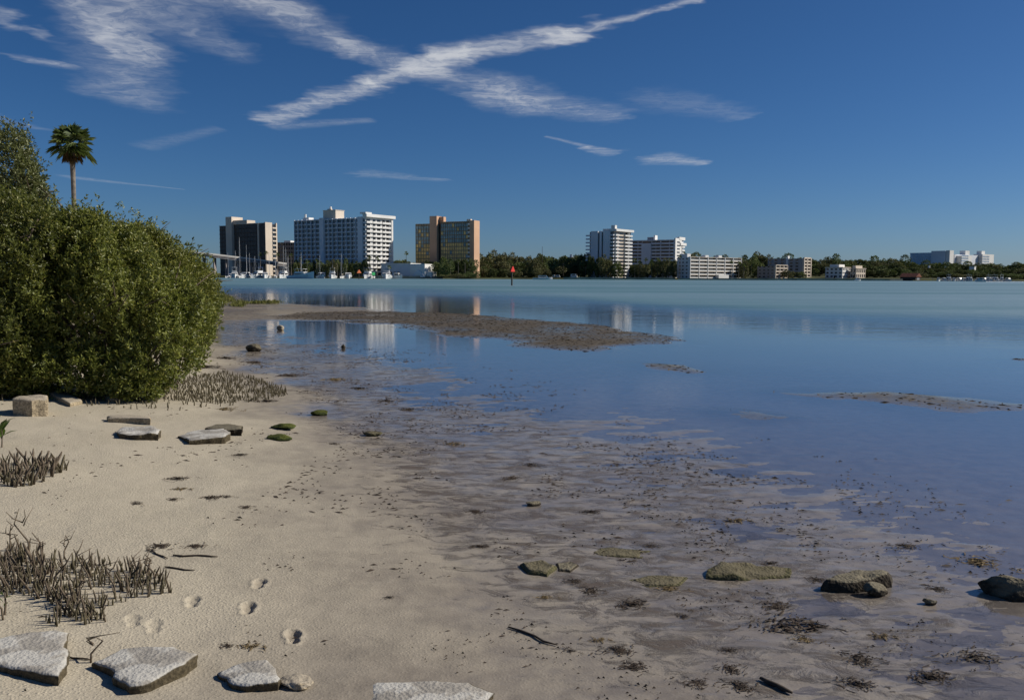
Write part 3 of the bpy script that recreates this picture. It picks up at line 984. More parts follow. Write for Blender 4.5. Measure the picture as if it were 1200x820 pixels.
panes(b.o, 'window', M_GLASSD, [(S * i / nb + .5, S * (i + 1) / nb - .5, st * k + .5, st * (k + 1) - .3) for k in range(nfl) for i in range(nb)], 'side', -1.56)
b.box('ground_wall', M_WHITE, .3, 3.5, S * .48, S * .68, 0, 3.0)
for y in (S * .36, S * .62):
    b.box('roof_box', M_WHITE, -8, -4, y, y + 4, H, H + 1.9)
b.box('roof_box', M_WHITE, -L + 1, -4, 1, 5, H, H + 2.6)

# -- small pinkish block and the grey one behind it
b = Bld('apartment_block', 'small pinkish four-storey block at the water', 907.5, 690, 48, 888, 922)
L, S = b.L, b.S; H = b.z(310.8); nfl = 4; st = H / nfl
b.box('wall', M_PINK, -L, 0, 0, S, 0, H * .92)
panes(b.o, 'window', M_GLASSD, [(u, u + 1.6, st * k + .9, st * (k + 1) - .8) for k in range(nfl) for u in (-L * .9, -L * .65, -L * .4, -L * .18)], 'front', -.04)
for i in range(4):
    b.box('pier', M_CREAM, 0, 1.3, S * i / 3 - .3, S * i / 3 + .3, 0, H)
for k in range(nfl + 1):
    b.box('balcony', M_CREAM, .02, 1.2, .3, S - .3, st * k - .15, st * k + (.9 if k < nfl else .4))
panes(b.o, 'window', M_GLASSD, [(S * i / 3 + .6, S * (i + 1) / 3 - .6, st * k + .9, st * (k + 1) - .3) for k in range(nfl) for i in range(3)], 'side', .04)
b = Bld('apartment_block', 'grey flat-roofed block with pale lit end bays behind the pinkish one', 940.2, 740, 42, 900, 949.6)
L, S = b.L, b.S; H = b.z(302.8); nfl = 6; st = H / nfl
b.box('wall', M_GREYW, -L, 0, 0, S, 0, H)
panes(b.o, 'window', M_GLASSD, [(u, u + 2.4, st * k + .8, st * (k + 1) - .6) for k in range(nfl) for u in (-L * .97, -L * .8, -L * .62, -L * .36, -L * .2)], 'front', -.04)
b.box('pilaster', M_SHADEWHITE, -L * .46, -L * .40, -.8, -.01, 0, H + .5)
b.box('roof_box', M_WHITE, -L * .5, -L * .46, 3, 6, H, H + 2.4)
for y in (0.02, S * .42, S * .92):
    b.box('pier', M_CREAM, .01, 1.4, y, y + S * .08, 0, H + .6)
for k in range(nfl + 1):
    b.box('balcony', M_CREAM, .01, 1.1, S * .1, S * .92, st * k - .2, st * k + .9)
panes(b.o, 'window', M_GLASSD, [(u0, u1, st * k + .9, st * (k + 1) - .3) for k in range(nfl) for u0, u1 in ((S * .12, S * .4), (S * .54, S * .9))], 'side', .04)

# -- houses near the water on the right
def house(label, pc, D, phi, pl, pr, ptop, wallm, roofm, flat=False, floors=2):
    b = Bld('house', label, pc, D, phi, pl, pr, 'house')
    L, S = b.L, b.S; H = b.z(ptop)
    b.box('wall', wallm, -L, 0, 0, S, 0, H if flat else H * .62)
    if flat:
        b.box('roof', roofm, -L - .4, .5, -.5, S + .4, H, H + .45)
        b.box('upper_storey', wallm, -L * .8, -L * .25, 2, S * .8, H + .45, H + 2.6)
    else:
        MB().prism([(-L - .6, H * .62), (.6, H * .62), (-L / 2, H)], 1, -.5, S + .5).build('roof', roofm, b.o)
    hh = (H if flat else H * .62) / floors
    nw = max(2, int(L / 3.2))
    panes(b.o, 'window', M_GLASSD, [(-L + L * (i + .25) / nw, -L + L * (i + .75) / nw, hh * k + .8, hh * k + hh - .7) for k in range(floors) for i in range(nw)], 'front', -.04)
    ns = max(2, int(S / 3.2))
    panes(b.o, 'window', M_GLASSD, [(S * (i + .25) / ns, S * (i + .75) / ns, hh * k + .8, hh * k + hh - .7) for k in range(floors) for i in range(ns)], 'side', .04)
    box('door', b.o, M_DARKW, -L * .5, -L * .5 + 1.1, -.08, -.01, 0.05, 2.2)
    return b


house('white flat-roofed modern house with shaded left wing on the right shore', 987, 712, 40, 968, 997, 313.5, M_WHITE, M_CREAM, True, 3)
house('cream stepped house with wide terraces right of the white modern house', 1003, 716, 45, 997, 1015, 314.8, M_CREAM, M_CREAM, True, 2)
house('small pale cottage low among trees between tan tower and white tower', 668, 690, 40, 660, 677, 319.6, M_WHITE, M_GREYW, False, 1)
house('white cottage showing through the wood left of the white tower', 669.5, 705, 50, 665, 672, 301.8, M_SHADEWHITE, M_GREYW, True, 2)
house('little white house between the palms beside the pale six-storey block', 791, 690, 55, 788, 794, 310, M_WHITE, M_WHITE, True, 2)
house('white cottage high on the wooded bluff above the boat shed', 1089, 800, 50, 1086, 1092, 314.5, M_WHITE, M_GREYW, True, 2)
# red-brown boat shed over the water
b = Bld('boat_shed', 'red-brown gabled boat shed standing over the water on the right', 1073, 668, 50, 1056, 1080, 'shed')
L, S = b.L, b.S; H = b.z(320)
b.o.location.z = 0.0
b.box('wall', M_DARKW, -L, 0, 0, S, .6, H * .62)
MB().prism([(-.6, H * .60), (S + .6, H * .60), (S / 2, H + 1)], 0, -L - .6, .7).build('roof', M_ROOFRED, b.o)
MB().prism([(.2, H * .62), (S - .2, H * .62), (S / 2, H * .93)], 0, .05, .3).build('gable', M_ROOFRED, b.o)
b.box('door', M_GREYW, .02, .12, S * .25, S * .75, .8, H * .5)
for k in range(4):
    MB().tube([(-L * k / 3.2, -.4, -2.5), (-L * k / 3.2, -.4, .8)], .22, 6).build('pile', M_DARKW, b.o)

# big blue and white complex on the bluff
b = Bld('hospital_complex', 'large blue glass and white complex on the wooded bluff, far right', 1100, 1350, 52, 1067, 1150)
H = b.z(296.8)
L = b.L
b.box('glass_wing', M_BLUEGL, -L, -12, 0, 30, 0, H)
nm = 16
for i in range(nm + 1):
    b.box('mullion', M_SHADEWHITE, -L + (L - 12) * i / nm - .25, -L + (L - 12) * i / nm + .25, -.5, -.01, 0, H)
b.box('roof_band', M_BLUEGL, -L - 1, -11.5, -.8, 30, H, H + 1.3)
b.box('white_tower', M_SHADEWHITE, -11.9, 10, -3, 20, 0, b.z(294.0))
b.box('white_tower', M_WHITE, 10.1, 16, -1, 12, 0, b.z(293.6))
yy = b.S
b.box('wing', M_SHADEWHITE, 2, 14, 20.1, yy * .7, 0, b.z(298))
b.box('wing', M_WHITE, 14.1, 22, 26, yy * .42, 0, b.z(299.5))
b.box('roof_block', M_WHITE, 4, 13, yy * .40, yy * .5, b.z(298), b.z(293))
b.box('end_wing', M_WHITE, 6, 20, yy * .71, yy, 0, b.z(296.5))
b.box('roof_block', M_WHITE, 8, 16, yy * .75, yy * .83, b.z(296.5), b.z(292.5))
panes(b.o, 'window', M_BLUEGL, [(26 + 4 * i, 28.6 + 4 * i, 8 + 4 * k, 10.4 + 4 * k) for k in range(4) for i in range(6)], 'side', 22.1)
panes(b.o, 'window', M_BLUEGL, [(yy * .72 + 5 * i, yy * .72 + 3 + 5 * i, 8 + 4 * k, 10.4 + 4 * k) for k in range(4) for i in range(5)], 'side', 20.1)
b = Bld('white_block', 'white windowless block standing among trees above the right marina', 1141, 830, 45, 1136.6, 1144, 'building')
b.box('wall', M_SHADEWHITE, -b.L, 0, 0, b.S, 0, b.z(312.6)); b.box('sunlight_skin', M_WHITE, .01, .3, 0, b.S, 0, b.z(312.4)); b.box('roof', M_WHITE, -b.L - .3, .6, -.3, b.S + .3, b.z(312.4), b.z(312.0))  # right side gets a whiter skin, standing in for sunlight on it

# ------------------------------------------------------------------ seawalls, road bridge, jetties
def strip_wall(name, label, x0px, x1px, off, h0, h1, thick, m, cat='seawall'):
    xa = at(x0px, 326, 640).x; xb = at(x1px, 326, 640).x
    n_ = max(2, int((xb - xa) / 9)); mb = MB()
    xs = np.linspace(xa, xb, n_ + 1)
    # follow the shore: positions use the real distance of the shore there
    pts = []
    for px in np.linspace(x0px, x1px, n_ + 1):
        Y = 640.0
        for _ in range(6):
            Y = float(shore_Y(np.array([at(px, 326, Y).x]))[0])
        pts.append((at(px, 326, Y).x, Y + off))
    o = empty(name, (pts[0][0], pts[0][1], 0)); tag(o, label, cat)
    for i in range(n_):
        (ax, ay), (bx_, by_) = pts[i], pts[i + 1]
        mb = MB()
        q = [(ax + .05, ay), (bx_ - .05, by_), (bx_ - .05, by_ + thick), (ax + .05, ay + thick)]
        dz_ = .06 * math.sin(i * 2.3)
        mb.add([(x - pts[0][0], y - pts[0][1], z) for z in (h0, h1 + dz_) for x, y in q], [(3, 2, 1, 0), (4, 5, 6, 7), (0, 1, 5, 4), (1, 2, 6, 5), (2, 3, 7, 6), (3, 0, 4, 7)])
        mb.build('panel', m, o)
    return o


strip_wall('seawall', 'sunlit tan concrete seawall in front of the low white hall', 440, 520, -4.0, -2, 2.0, 1.0, M_WALLC)
strip_wall('seawall', 'low tan seawall under the white tower and broad slab block', 660, 790, -3.0, -2, 1.5, 1.0, M_WALLC)
strip_wall('seawall', 'pale seawall below the long six-storey block', 794, 915, -3.0, -2, 1.3, 1.0, M_WALLC)
strip_wall('seawall', 'reddish tan seawall below the houses on the right shore', 916, 1056, -3.0, -2, 1.6, 1.0, M_TAN if False else M_WALLC)
M_BRIDGE = simple('bridge_concrete', (0.62, 0.60, 0.56), 0.85, 0.2, 0.1, 0.1)
br = empty('road_bridge', (0, 0, 0)); tag(br, 'white concrete road bridge sloping down behind the marina', 'bridge')
prof = [(120, 291.0, 612), (180, 292.2, 622), (220, 294.2, 634), (247, 297.2, 642), (275, 300.6, 654), (305, 304.4, 670), (336, 308.6, 690)]
P = [at(*q) for q in prof]
for i in range(len(P) - 1):
    a, c = P[i], P[i + 1]; nrm = Vector((-(c - a).y, (c - a).x, 0)).normalized()
    for nm_, o0, o1, z0, z1, m_ in (('deck', 0.2, 9, -1.8, -.9, M_GREYBRN), ('parapet', -.1, .2, -.9, .3, M_BRIDGE), ('girder', .6, 1.2, -2.7, -1.81, M_GREYW), ('far_parapet', 9.01, 9.3, -1.2, .35, M_BRIDGE)):
        q = [(a + nrm * o0), (c + nrm * o0), (c + nrm * o1), (a + nrm * o1)]
        MB().add([(v_.x, v_.y, v_.z + z) for z in (z0, z1) for v_ in q], [(3, 2, 1, 0), (4, 5, 6, 7), (0, 1, 5, 4), (1, 2, 6, 5), (2, 3, 7, 6), (3, 0, 4, 7)]).build(nm_, m_, br)
    for t in (.25, .75):
        p = a.lerp(c, t) + nrm * 4.5
        MB().box(p.x - .4, p.x + .4, p.y - 2.5, p.y + 2.5, -2.5, p.z - 1.82).build('pier', M_GREYBRN, br)

# ------------------------------------------------------------------ boats
M_GEL = simple('white_gelcoat', (0.78, 0.78, 0.77), 0.3, 0.5, 0.04, 0.4)
M_GELB = simple('pale_blue_gelcoat', (0.74, 0.81, 0.86), 0.3, 0.5, 0.05, 0.4)
M_BTINT = simple('tinted_boat_window', (0.015, 0.018, 0.022), 0.15, 0.6, 0.2, 0.5)
M_TEAK = simple('teak_deck', (0.33, 0.22, 0.12), 0.7, 0.3, 0.2, 1)
M_MAST = simple('aluminium_mast', (0.60, 0.60, 0.60), 0.4, 0.5, 0.05, 1, metal=0.3)
M_CANV = simple('blue_canvas', (0.05, 0.09, 0.22), 0.9, 0.2, 0.1, 1)
M_CANV2 = simple('beige_canvas', (0.50, 0.42, 0.30), 0.9, 0.2, 0.1, 1)


def hull_mesh(L, B, hs, hb):
    V = []; F = []
    T = [0, .15, .35, .55, .72, .86, .95, 1.0]
    for t in T:
        w_ = B / 2 * max(.02, 1 - max(0, (t - .45) / .55) ** 2.2); zt = hs + (hb - hs) * t * t
        fl = 1 - .35 * t
        x = -L / 2 + L * t; k = -.25 * L * .12 * (1 - t)
        V += [(x, -w_, zt), (x, -w_ * fl, zt * .35), (x, -w_ * fl * .7, -.25), (x - (L * .05 if t > .9 else 0), 0, -.5), (x, w_ * fl * .7, -.25), (x, w_ * fl, zt * .35), (x, w_, zt)]
    n_ = 7
    for i in range(len(T) - 1):
        for k in range(6):
            F.append((i * n_ + k, (i + 1) * n_ + k, (i + 1) * n_ + k + 1, i * n_ + k + 1))
        F.append((i * n_ + 6, (i + 1) * n_ + 6, (i + 1) * n_, i * n_))
    F.append(tuple(range(n_)))
    mb = MB(); mb.add(V, F); return mb


def motor_boat(label, loc, rz, L=9, B=3.2, hs=1.1, hb=2.0, tower=True, hullm=None, name='motor_yacht', canvas=None, cat='boat', group=None):
    o = empty(name, loc, rz); tag(o, label, cat, group)
    hullm = hullm or M_GEL
    if name == 'motor_yacht' and L < 13: o.scale = (1.42, 1.42, 1.42)
    h = hull_mesh(L, B, hs, hb).build('hull', hullm, o)
    c0, c1 = -.22 * L, .20 * L; zt = hs + .35
    MB().prism([(c0, hs * .9), (c1 + .12 * L, hs * 1.0), (c1 - .02 * L, zt + 1.25), (c0, zt + 1.35)], 1, -B * .36, B * .36).build('cabin', M_GEL, o)
    MB().box(c0 + .3, c1 - .02 * L, -B * .36 - .03, -B * .36 - .005, zt + .25, zt + .95).box(c0 + .3, c1 - .02 * L, B * .36 + .005, B * .36 + .03, zt + .25, zt + .95).build('side_window', M_BTINT, o)
    MB().prism([(c1 + .105 * L, zt - .15), (c1 + .118 * L, zt - .15), (c1 + .02 * L, zt + .95), (c1 + .007 * L, zt + .95)], 1, -B * .30, B * .30).build('windscreen', M_BTINT, o)
    MB().box(-L / 2 + .2, c0 - .1, -B * .38, B * .38, hs * .92, hs * .97).build('cockpit_floor', M_TEAK, o)
    if tower:
        f = MB().prism([(c0 + .3, zt + 1.36), (c1 - .08 * L, zt + 1.36), (c1 - .02 * L, zt + 2.1), (c0 + .3, zt + 2.1)], 1, -B * .30, B * .30).build('flybridge', M_GEL, o)
        t = MB()
        for sx in (c0 + .4, c1 - .1 * L):
            for sy in (-B * .27, B * .27):
                t.tube([(sx, sy, zt + 2.0), (sx, sy, zt + 3.6)], .05, 5)
        t.build('canopy_frame', M_MAST, f)
        MB().box(c0 + .2, c1 - .06 * L, -B * .32, B * .32, zt + 3.6, zt + 3.75).build('canopy', canvas or M_GEL, f)
        MB().tube([(c0 + 1, 0, zt + 3.75), (c0 + .8, 0, zt + 5.4)], [.05, .02], 5).build('antenna', M_MAST, o)
    r_ = MB()
    for t in (.62, .74, .86, .95):
        w_ = B / 2 * max(.02, 1 - max(0, (t - .45) / .55) ** 2.2) * .92; z_ = hs + (hb - hs) * t * t
        for s_ in (-1, 1): r_.tube([(-L / 2 + L * t, s_ * w_, z_), (-L / 2 + L * t, s_ * w_, z_ + .6)], .03, 4)
    r_.build('bow_rail', M_MAST, o)
    return o


def sail_boat(label, loc, rz, L=10, mast=12, cover=None, group=None):
    o = empty('sailing_boat', loc, rz); tag(o, label, 'sailboat', group)
    hull_mesh(L, L * .3, 1.0, 1.35).build('hull', M_GEL, o)
    MB().prism([(-.18 * L, .95), (.18 * L, 1.0), (.12 * L, 1.65), (-.18 * L, 1.7)], 1, -L * .09, L * .09).build('coachroof', M_GEL, o)
    m_ = MB().tube([(.08 * L, 0, 1.4), (.08 * L, 0, mast)], [.11, .07], 6).build('mast', M_MAST, o)
    MB().box(.08 * L - .04, .08 * L + .04, -.9, .9, mast * .62, mast * .62 + .07).build('spreader', M_MAST, m_)
    MB().tube([(.06 * L, 0, 2.6), (-.34 * L, 0, 2.7)], .09, 5).build('boom', M_MAST, o)
    MB().tube([(.05 * L, 0, 2.75), (-.1 * L, 0, 2.95), (-.33 * L, 0, 2.85)], [.22, .2, .1], 6).build('sail_cover', cover or M_CANV, o)
    MB().tube([(.08 * L, 0, mast * .98), (.5 * L, 0, 1.4)], .025, 4).tube([(.08 * L, 0, mast * .98), (-.5 * L, 0, 1.2)], .025, 4).build('stay', M_MAST, o)
    return o


def sea(px, D, z=0.0):
    p = at(px, 326, D); return (p.x, D, z)


motor_boat('white sport fishing yacht at the left end of the marina, next to the bush', sea(275, 588), R(-70), 9.5, 3.8)
motor_boat('white yacht with dark window band, second from the left in the marina', sea(288, 586), R(-100), 8.5, 3.6, tower=False)
motor_boat('white flybridge yacht below the middle of the bridge', sea(303, 586), R(-120), 9.5, 3.8, canvas=M_CANV)
motor_boat('short white cruiser below the bridge, right of the flybridge yacht', sea(311, 584), R(-80), 7, 3.0, tower=False)
motor_boat('upright white flybridge yacht just left of the pale blue yacht', sea(332, 588), R(-95), 10, 4.2)
motor_boat('large pale blue yacht with high bow under way before the marina', sea(353.5, 520), R(-30), 20, 5.6, 1.8, 4.4, hullm=M_GELB)
motor_boat('white cruiser with beige awning between pale blue yacht and daymarks', sea(389.5, 586), R(-85), 8, 3.6, canvas=M_CANV2)
motor_boat('low white cruiser just right of the pale blue yacht', sea(377, 588), R(-60), 8, 3.2, tower=False)
motor_boat('white yacht beside the orange daymark', sea(408, 588), R(-75), 9, 3.8, tower=False)
motor_boat('white yacht with canopy just left of the green daymark', sea(431, 588), R(-100), 10, 4.0, canvas=M_CANV)
motor_boat('big white yacht seen bow on in front of the white hall', sea(453, 586), R(-85), 12, 4.8, 1.4, 2.4)
motor_boat('small white runabout moored at the right end of the seawall', sea(465, 598), R(-20), 6, 2.4, tower=False)
motor_boat('low white cabin cruiser anchored off the wooded shore left of the white tower', sea(636, 560), R(6), 13, 3.6, 1.0, 1.5, tower=False)
motor_boat('small speedboat racing left with a white wake, far right', sea(1149, 560), R(178), 6.5, 2.3, .8, 1.3, tower=False, name='speedboat')
motor_boat('tiny boat drifting below the white modern house', sea(1005, 640), R(10), 5, 2, .6, 1.0, tower=False, name='skiff')
sl = [(267.6, 296, 'sailing boat with bare mast at the far left of the marina'), (276.2, 293.5, 'sailing boat whose mast crosses the left bridge span'), (280.6, 278, 'sailing boat with the tall mast in front of the dark glass tower'),
      (288.4, 287, 'sailing boat with mast before the middle of the dark glass tower'), (293, 297, 'sailing boat with short mast under the bridge'), (299, 300, 'sailing boat with low mast below the bridge middle'),
      (315.4, 296, 'sailing boat with mast under the right bridge span'), (322.4, 295, 'sailing boat with mast at the right end of the bridge'), (332.8, 288, 'sailing boat with tall mast beside the small brown block'),
      (335.2, 290, 'sailing boat with mast just left of the gridded white block'), (337.6, 299, 'sailing boat with short mast at the corner of the gridded white block'), (352.6, 296, 'sailing boat with mast above the pale blue yacht'),
      (375.2, 299, 'sailing boat with mast before the blank panel of the gridded block'), (400.4, 297, 'sailing boat with mast left of the orange daymark')]
for i, (px, py, lb) in enumerate(sl):
    D = 594 + (i % 3) * 2
    p = at(px, py, D)
    sail_boat(lb, (p.x, D, 0), R(-90 + (i % 4 - 1.5) * 14), 7.5 + (i % 3), p.z, (M_CANV, M_CANV2)[i % 2], 'sailing boats in the left marina')
# foam behind the speedboat
M_FOAM = simple('foam', (0.8, 0.82, 0.83), 0.9, 0.2, 0.1, 1)
p = sea(1151, 560); mb = MB(); rr = random.Random(4)
for i in range(260):
    t = rr.random() ** 1.3; x = p[0] + 2 + t * 30; y = p[1] + rr.gauss(0, .25 + t * 1.3); s_ = rr.uniform(.15, .55) * (1.1 - t * .6)
    mb.add([(x - s_ * 1.8, y, .03), (x, y - s_, .03), (x + s_ * 1.8, y, .03), (x, y + s_, .03), (x, y, .05 + s_ * .45)], [(0, 1, 4), (1, 2, 4), (2, 3, 4), (3, 0, 4)])
tag(mb.build('wake_foam', M_FOAM), 'white foam of the speedboat wake', 'foam', None, 'stuff')
# right hand marina: a jetty with small white boats
jt = empty('jetty', sea(1120, 676)); tag(jt, 'long low timber jetty of the right marina', 'jetty')
MB().box(-18, 44, 0, 1.6, .9, 1.1).build('deck', M_DARKW, jt)
for i in range(16):
    MB().tube([(-18 + 4.1 * i, -.1, -2), (-18 + 4.1 * i, -.1, 2.4)], .16, 6).build('pile', M_GREYW, jt)
ORDS = ['first', 'second', 'third', 'fourth', 'fifth', 'sixth', 'seventh', 'eighth', 'ninth', 'tenth', 'eleventh', 'twelfth', 'thirteenth']
rm = [(1100, 7), (1106, 6), (1112, 8), (1118, 6), (1124, 7), (1129, 7), (1136, 10), (1146, 7), (1153, 7), (1159, 8), (1166, 12), (1174, 8), (1181, 7)]
for i, (px, ll) in enumerate(rm):
    motor_boat('small white boat moored along the right marina jetty, ' + ORDS[i] + ' from left', sea(px, 666 + (i % 3) * 2), R(-90 + (i * 37 % 50) - 25), ll, ll * .4, 1.0, 1.7, tower=(ll > 7.5), name='moored_boat', group='boats along the right marina jetty')

# ------------------------------------------------------------------ channel marks, poles, signs
M_REDS = simple('red_sign', (0.75, 0.03, 0.02), 0.5, 0.4, 0.1, 2)
M_GRNS = simple('green_sign', (0.02, 0.35, 0.10), 0.5, 0.4, 0.1, 2)
M_ORNG = simple('orange_sign', (0.60, 0.16, 0.05), 0.5, 0.4, 0.1, 2)
M_PILE = simple('weathered_pile', (0.10, 0.085, 0.07), 0.9, 0.2, 0.3, 2)


def daymark(label, px, D, ptop, pbot_sign, shape, m, hw):
    p = at(px, 330, D); o = empty('daymark', (p.x, D, 0)); tag(o, label, 'channel marker')
    zt = at(px, ptop, D).z; zs = at(px, pbot_sign, D).z
    o.rotation_euler = (0, 0, R(48)); hw *= 1.25
    MB().tube([(0, 0, -1.2), (.02, 0, zs * .5), (0, 0, zt - .1)], [.17, .16, .14], 8).build('pile', M_PILE, o)
    if shape == 'tri':
        b_ = MB().prism([(-hw, zs), (hw, zs), (.12, zt), (-.12, zt)], 1, -.30, -.20)
        b_.build('board', m, o)
        MB().box(.16, .24, -.2, hw * 1.2 - .2, zs, zt - .25).build('side_board', m, o)
    else:
        MB().box(-hw, hw, -.30, -.20, zs, zt).build('board', m, o)
    MB().box(-hw * .7, hw * .7, -.195, -.10, zs + .1, zs + .18).build('bracket', M_STEEL, o)


daymark('red triangular daymark on a pile out in the channel', 599.8, 175, 312.2, 318.4, 'tri', M_REDS, .52)
daymark('orange triangular daymark on a pile in front of the left marina', 420.6, 420, 316.0, 320.0, 'tri', M_ORNG, 1.1)
daymark('green square daymark on a pile in front of the left marina', 437.4, 480, 319.2, 322.6, 'sq', M_GRNS, .9)


def pole(label, px, D, ptop, r_=.14, arm=False):
    p = at(px, 326, D); g = float(land_z(np.array([p.x]), np.array([D]))[0]); o = empty('utility_pole', (p.x, D, g)); tag(o, label, 'pole')
    h = at(px, ptop, D).z - g
    MB().tube([(0, 0, -.5), (0, 0, h)], [r_, r_ * .6], 6).build('post', M_PILE, o)
    if arm: MB().box(-.9, .9, -.1, .1, h - 1.0, h - .8).build('crossarm', M_PILE, o)


pole('tall thin mast rising above the wood right of the red daymark', 635.2, 665, 289, .22)
pole('timber pole on the shore below the small pale cottage', 660, 655, 308.5, .2, True)
pole('timber pole on the shore left of the white tower', 686, 655, 312.5, .2, True)
pole('pale pole standing before the palms of the broad slab block', 767.5, 668, 309, .15)
pole('thin pole between pinkish block and six-storey block', 880, 680, 307, .15)
# camper vans and small sheds on the wooded shore
M_VAN = simple('white_van_paint', (0.74, 0.72, 0.68), 0.4, 0.5, 0.05, 1)
for px, L_, H_, lb in ((672.4, 4.6, 3.0, 'white camper van parked at the shore left of the white tower'), (654, 3.0, 2.2, 'small pale camper parked below the wood'), (649.4, 2.0, 2.2, 'tiny pale van half hidden below the wood'),
                       (639, 3.2, 1.9, 'pale car parked by the shore near the tall mast')):
    D = 650; p = at(px, 326, D); g = float(land_z(np.array([p.x]), np.array([D]))[0])
    o = empty('camper_van', (p.x, D, g), R(-8)); tag(o, lb, 'van')
    MB().prism([(-L_ / 2, .45), (L_ / 2, .45), (L_ / 2, H_ * .55), (L_ / 2 - .7, H_), (-L_ / 2, H_)], 1, -.95, .95).build('body', M_VAN, o)
    MB().box(-L_ * .3, L_ * .2, -.99, -.955, H_ * .58, H_ * .85).build('window', M_BTINT, o)
    for sx in (-L_ * .3, L_ * .3):
        MB().tube([(sx, -.97, .4), (sx, -.72, .4)], .38, 10).build('wheel', M_BTINT, o)


# ------------------------------------------------------------------ leaves and trees
M_LEAFM = foliage('mangrove_leaf', (0.095, 0.116, 0.022), (0.255, 0.270, 0.058), (0.42, 0.38, 0.10), 0.36, 0.45, 1.6, 0.5)
M_LEAFG = foliage('olive_mangrove_leaf', (0.095, 0.112, 0.038), (0.205, 0.220, 0.080), (0.24, 0.22, 0.09), 0.25, 0.45, 1.6, 0.5)
M_LEAFY = foliage('bright_mangrove_leaf', (0.12, 0.14, 0.022), (0.30, 0.30, 0.055), (0.33, 0.31, 0.07), 0.32, 0.45, 1.6, 0.5)
M_FAR = [foliage('far_leaf_dark', (0.066, 0.084, 0.032), (0.16, 0.175, 0.066), None, 0.12, 0.7, 0.25, 0.2),
         foliage('far_leaf_olive', (0.105, 0.104, 0.046), (0.22, 0.205, 0.095), None, 0.12, 0.7, 0.25, 0.2),
         foliage('far_leaf_green', (0.076, 0.105, 0.036), (0.185, 0.215, 0.075), None, 0.12, 0.7, 0.25, 0.2)]
M_PALM = foliage('palm_leaf', (0.062, 0.095, 0.024), (0.155, 0.19, 0.055), (0.22, 0.19, 0.08), 0.28, 0.5, 0.8, 0.5)
M_PALMD = foliage('dead_palm_leaf', (0.11, 0.065, 0.03), (0.22, 0.14, 0.07), None, 0.2, 0.8, 0.8, 0.2)
M_BARK = simple('grey_bark', (0.105, 0.082, 0.06), 0.95, 0.15, 0.35, 7.0, bump=.02, bscale=30)
M_PTRUNK = simple('palm_trunk', (0.20, 0.175, 0.145), 0.95, 0.15, 0.3, 3.0, bump=.03, bscale=9)


def unit(v):
    return v / np.maximum(np.linalg.norm(v, axis=1, keepdims=True), 1e-9)


def leaf_mesh(name, base, axis, length, width, rng, curl=0.25):
    """one folded leaf (two triangles on each half) at every base point, growing along axis"""
    n_ = len(base)
    axis = unit(axis)
    ref = unit(rng.normal(size=(n_, 3)))
    side = unit(np.cross(axis, ref)); nor = np.cross(side, axis)
    L = length[:, None]; W = width[:, None]
    mid = base + axis * L * .55
    tip = base + axis * L - nor * L * curl * .35
    l_ = mid + side * W + nor * W * .35; r_ = mid - side * W + nor * W * .35
    V = np.stack([base, l_, tip, r_], 1).reshape(-1, 3)
    i0 = np.arange(n_) * 4
    F = np.concatenate([np.stack([i0, i0 + 2, i0 + 1], 1), np.stack([i0, i0 + 3, i0 + 2], 1)])
    me = mesh_np(name, V, F)
    fattr(me, 'leaf', np.repeat(rng.random(n_), 4))
    return me


def blob_points(blobs, n_, rng, shell=0.25, zmin=0.05, lump_f=1.9, lump_a=.42, gap_a=.92):
    """points near the skin of a union of ellipsoids; returns points and outward directions"""
    C = np.array([b_[:3] for b_ in blobs]); Rr = np.array([b_[3:6] for b_ in blobs])
    ar = (Rr[:, 0] * Rr[:, 1] * Rr[:, 2]) ** (2 / 3)
    P_, O_ = [], []
    got = 0
    while got < n_:
        k = rng.choice(len(blobs), size=n_, p=ar / ar.sum())
        d = unit(rng.normal(size=(n_, 3)))
        rr = 1 + np.abs(rng.normal(size=(n_, 1))) * -shell
        p0 = C[k] + d * Rr[k]
        n3 = lambda q, f, sd_: vnoise(q[:, 0] * f + q[:, 2] * f * .6, q[:, 1] * f - q[:, 2] * f * .8, sd_)
        big_ = n3(p0, lump_f, 3); sm_ = n3(p0, lump_f * 2.7, 7)
        lump = 1 + lump_a * ((big_ - .78)[:, None] * 1.0 + (sm_ - .65)[:, None] * .5) + rng.normal(size=(n_, 1)) * .03
        p = C[k] + d * Rr[k] * rr * lump
        gap = rng.random(n_) < gap_a * sstep(.52, .30, big_ * .55 + sm_ * .45)
        inside = np.zeros(n_, bool)
        for j in range(len(blobs)):
            q = np.sum(((p - C[j]) / Rr[j]) ** 2, 1)
            inside |= (q < .50) & (k != j)
        ok = (~inside) & (p[:, 2] > zmin) & ~gap
        P_.append(p[ok]); O_.append(unit(d[ok] / Rr[k][ok])); got += ok.sum()
    return np.concatenate(P_)[:n_], np.concatenate(O_)[:n_]


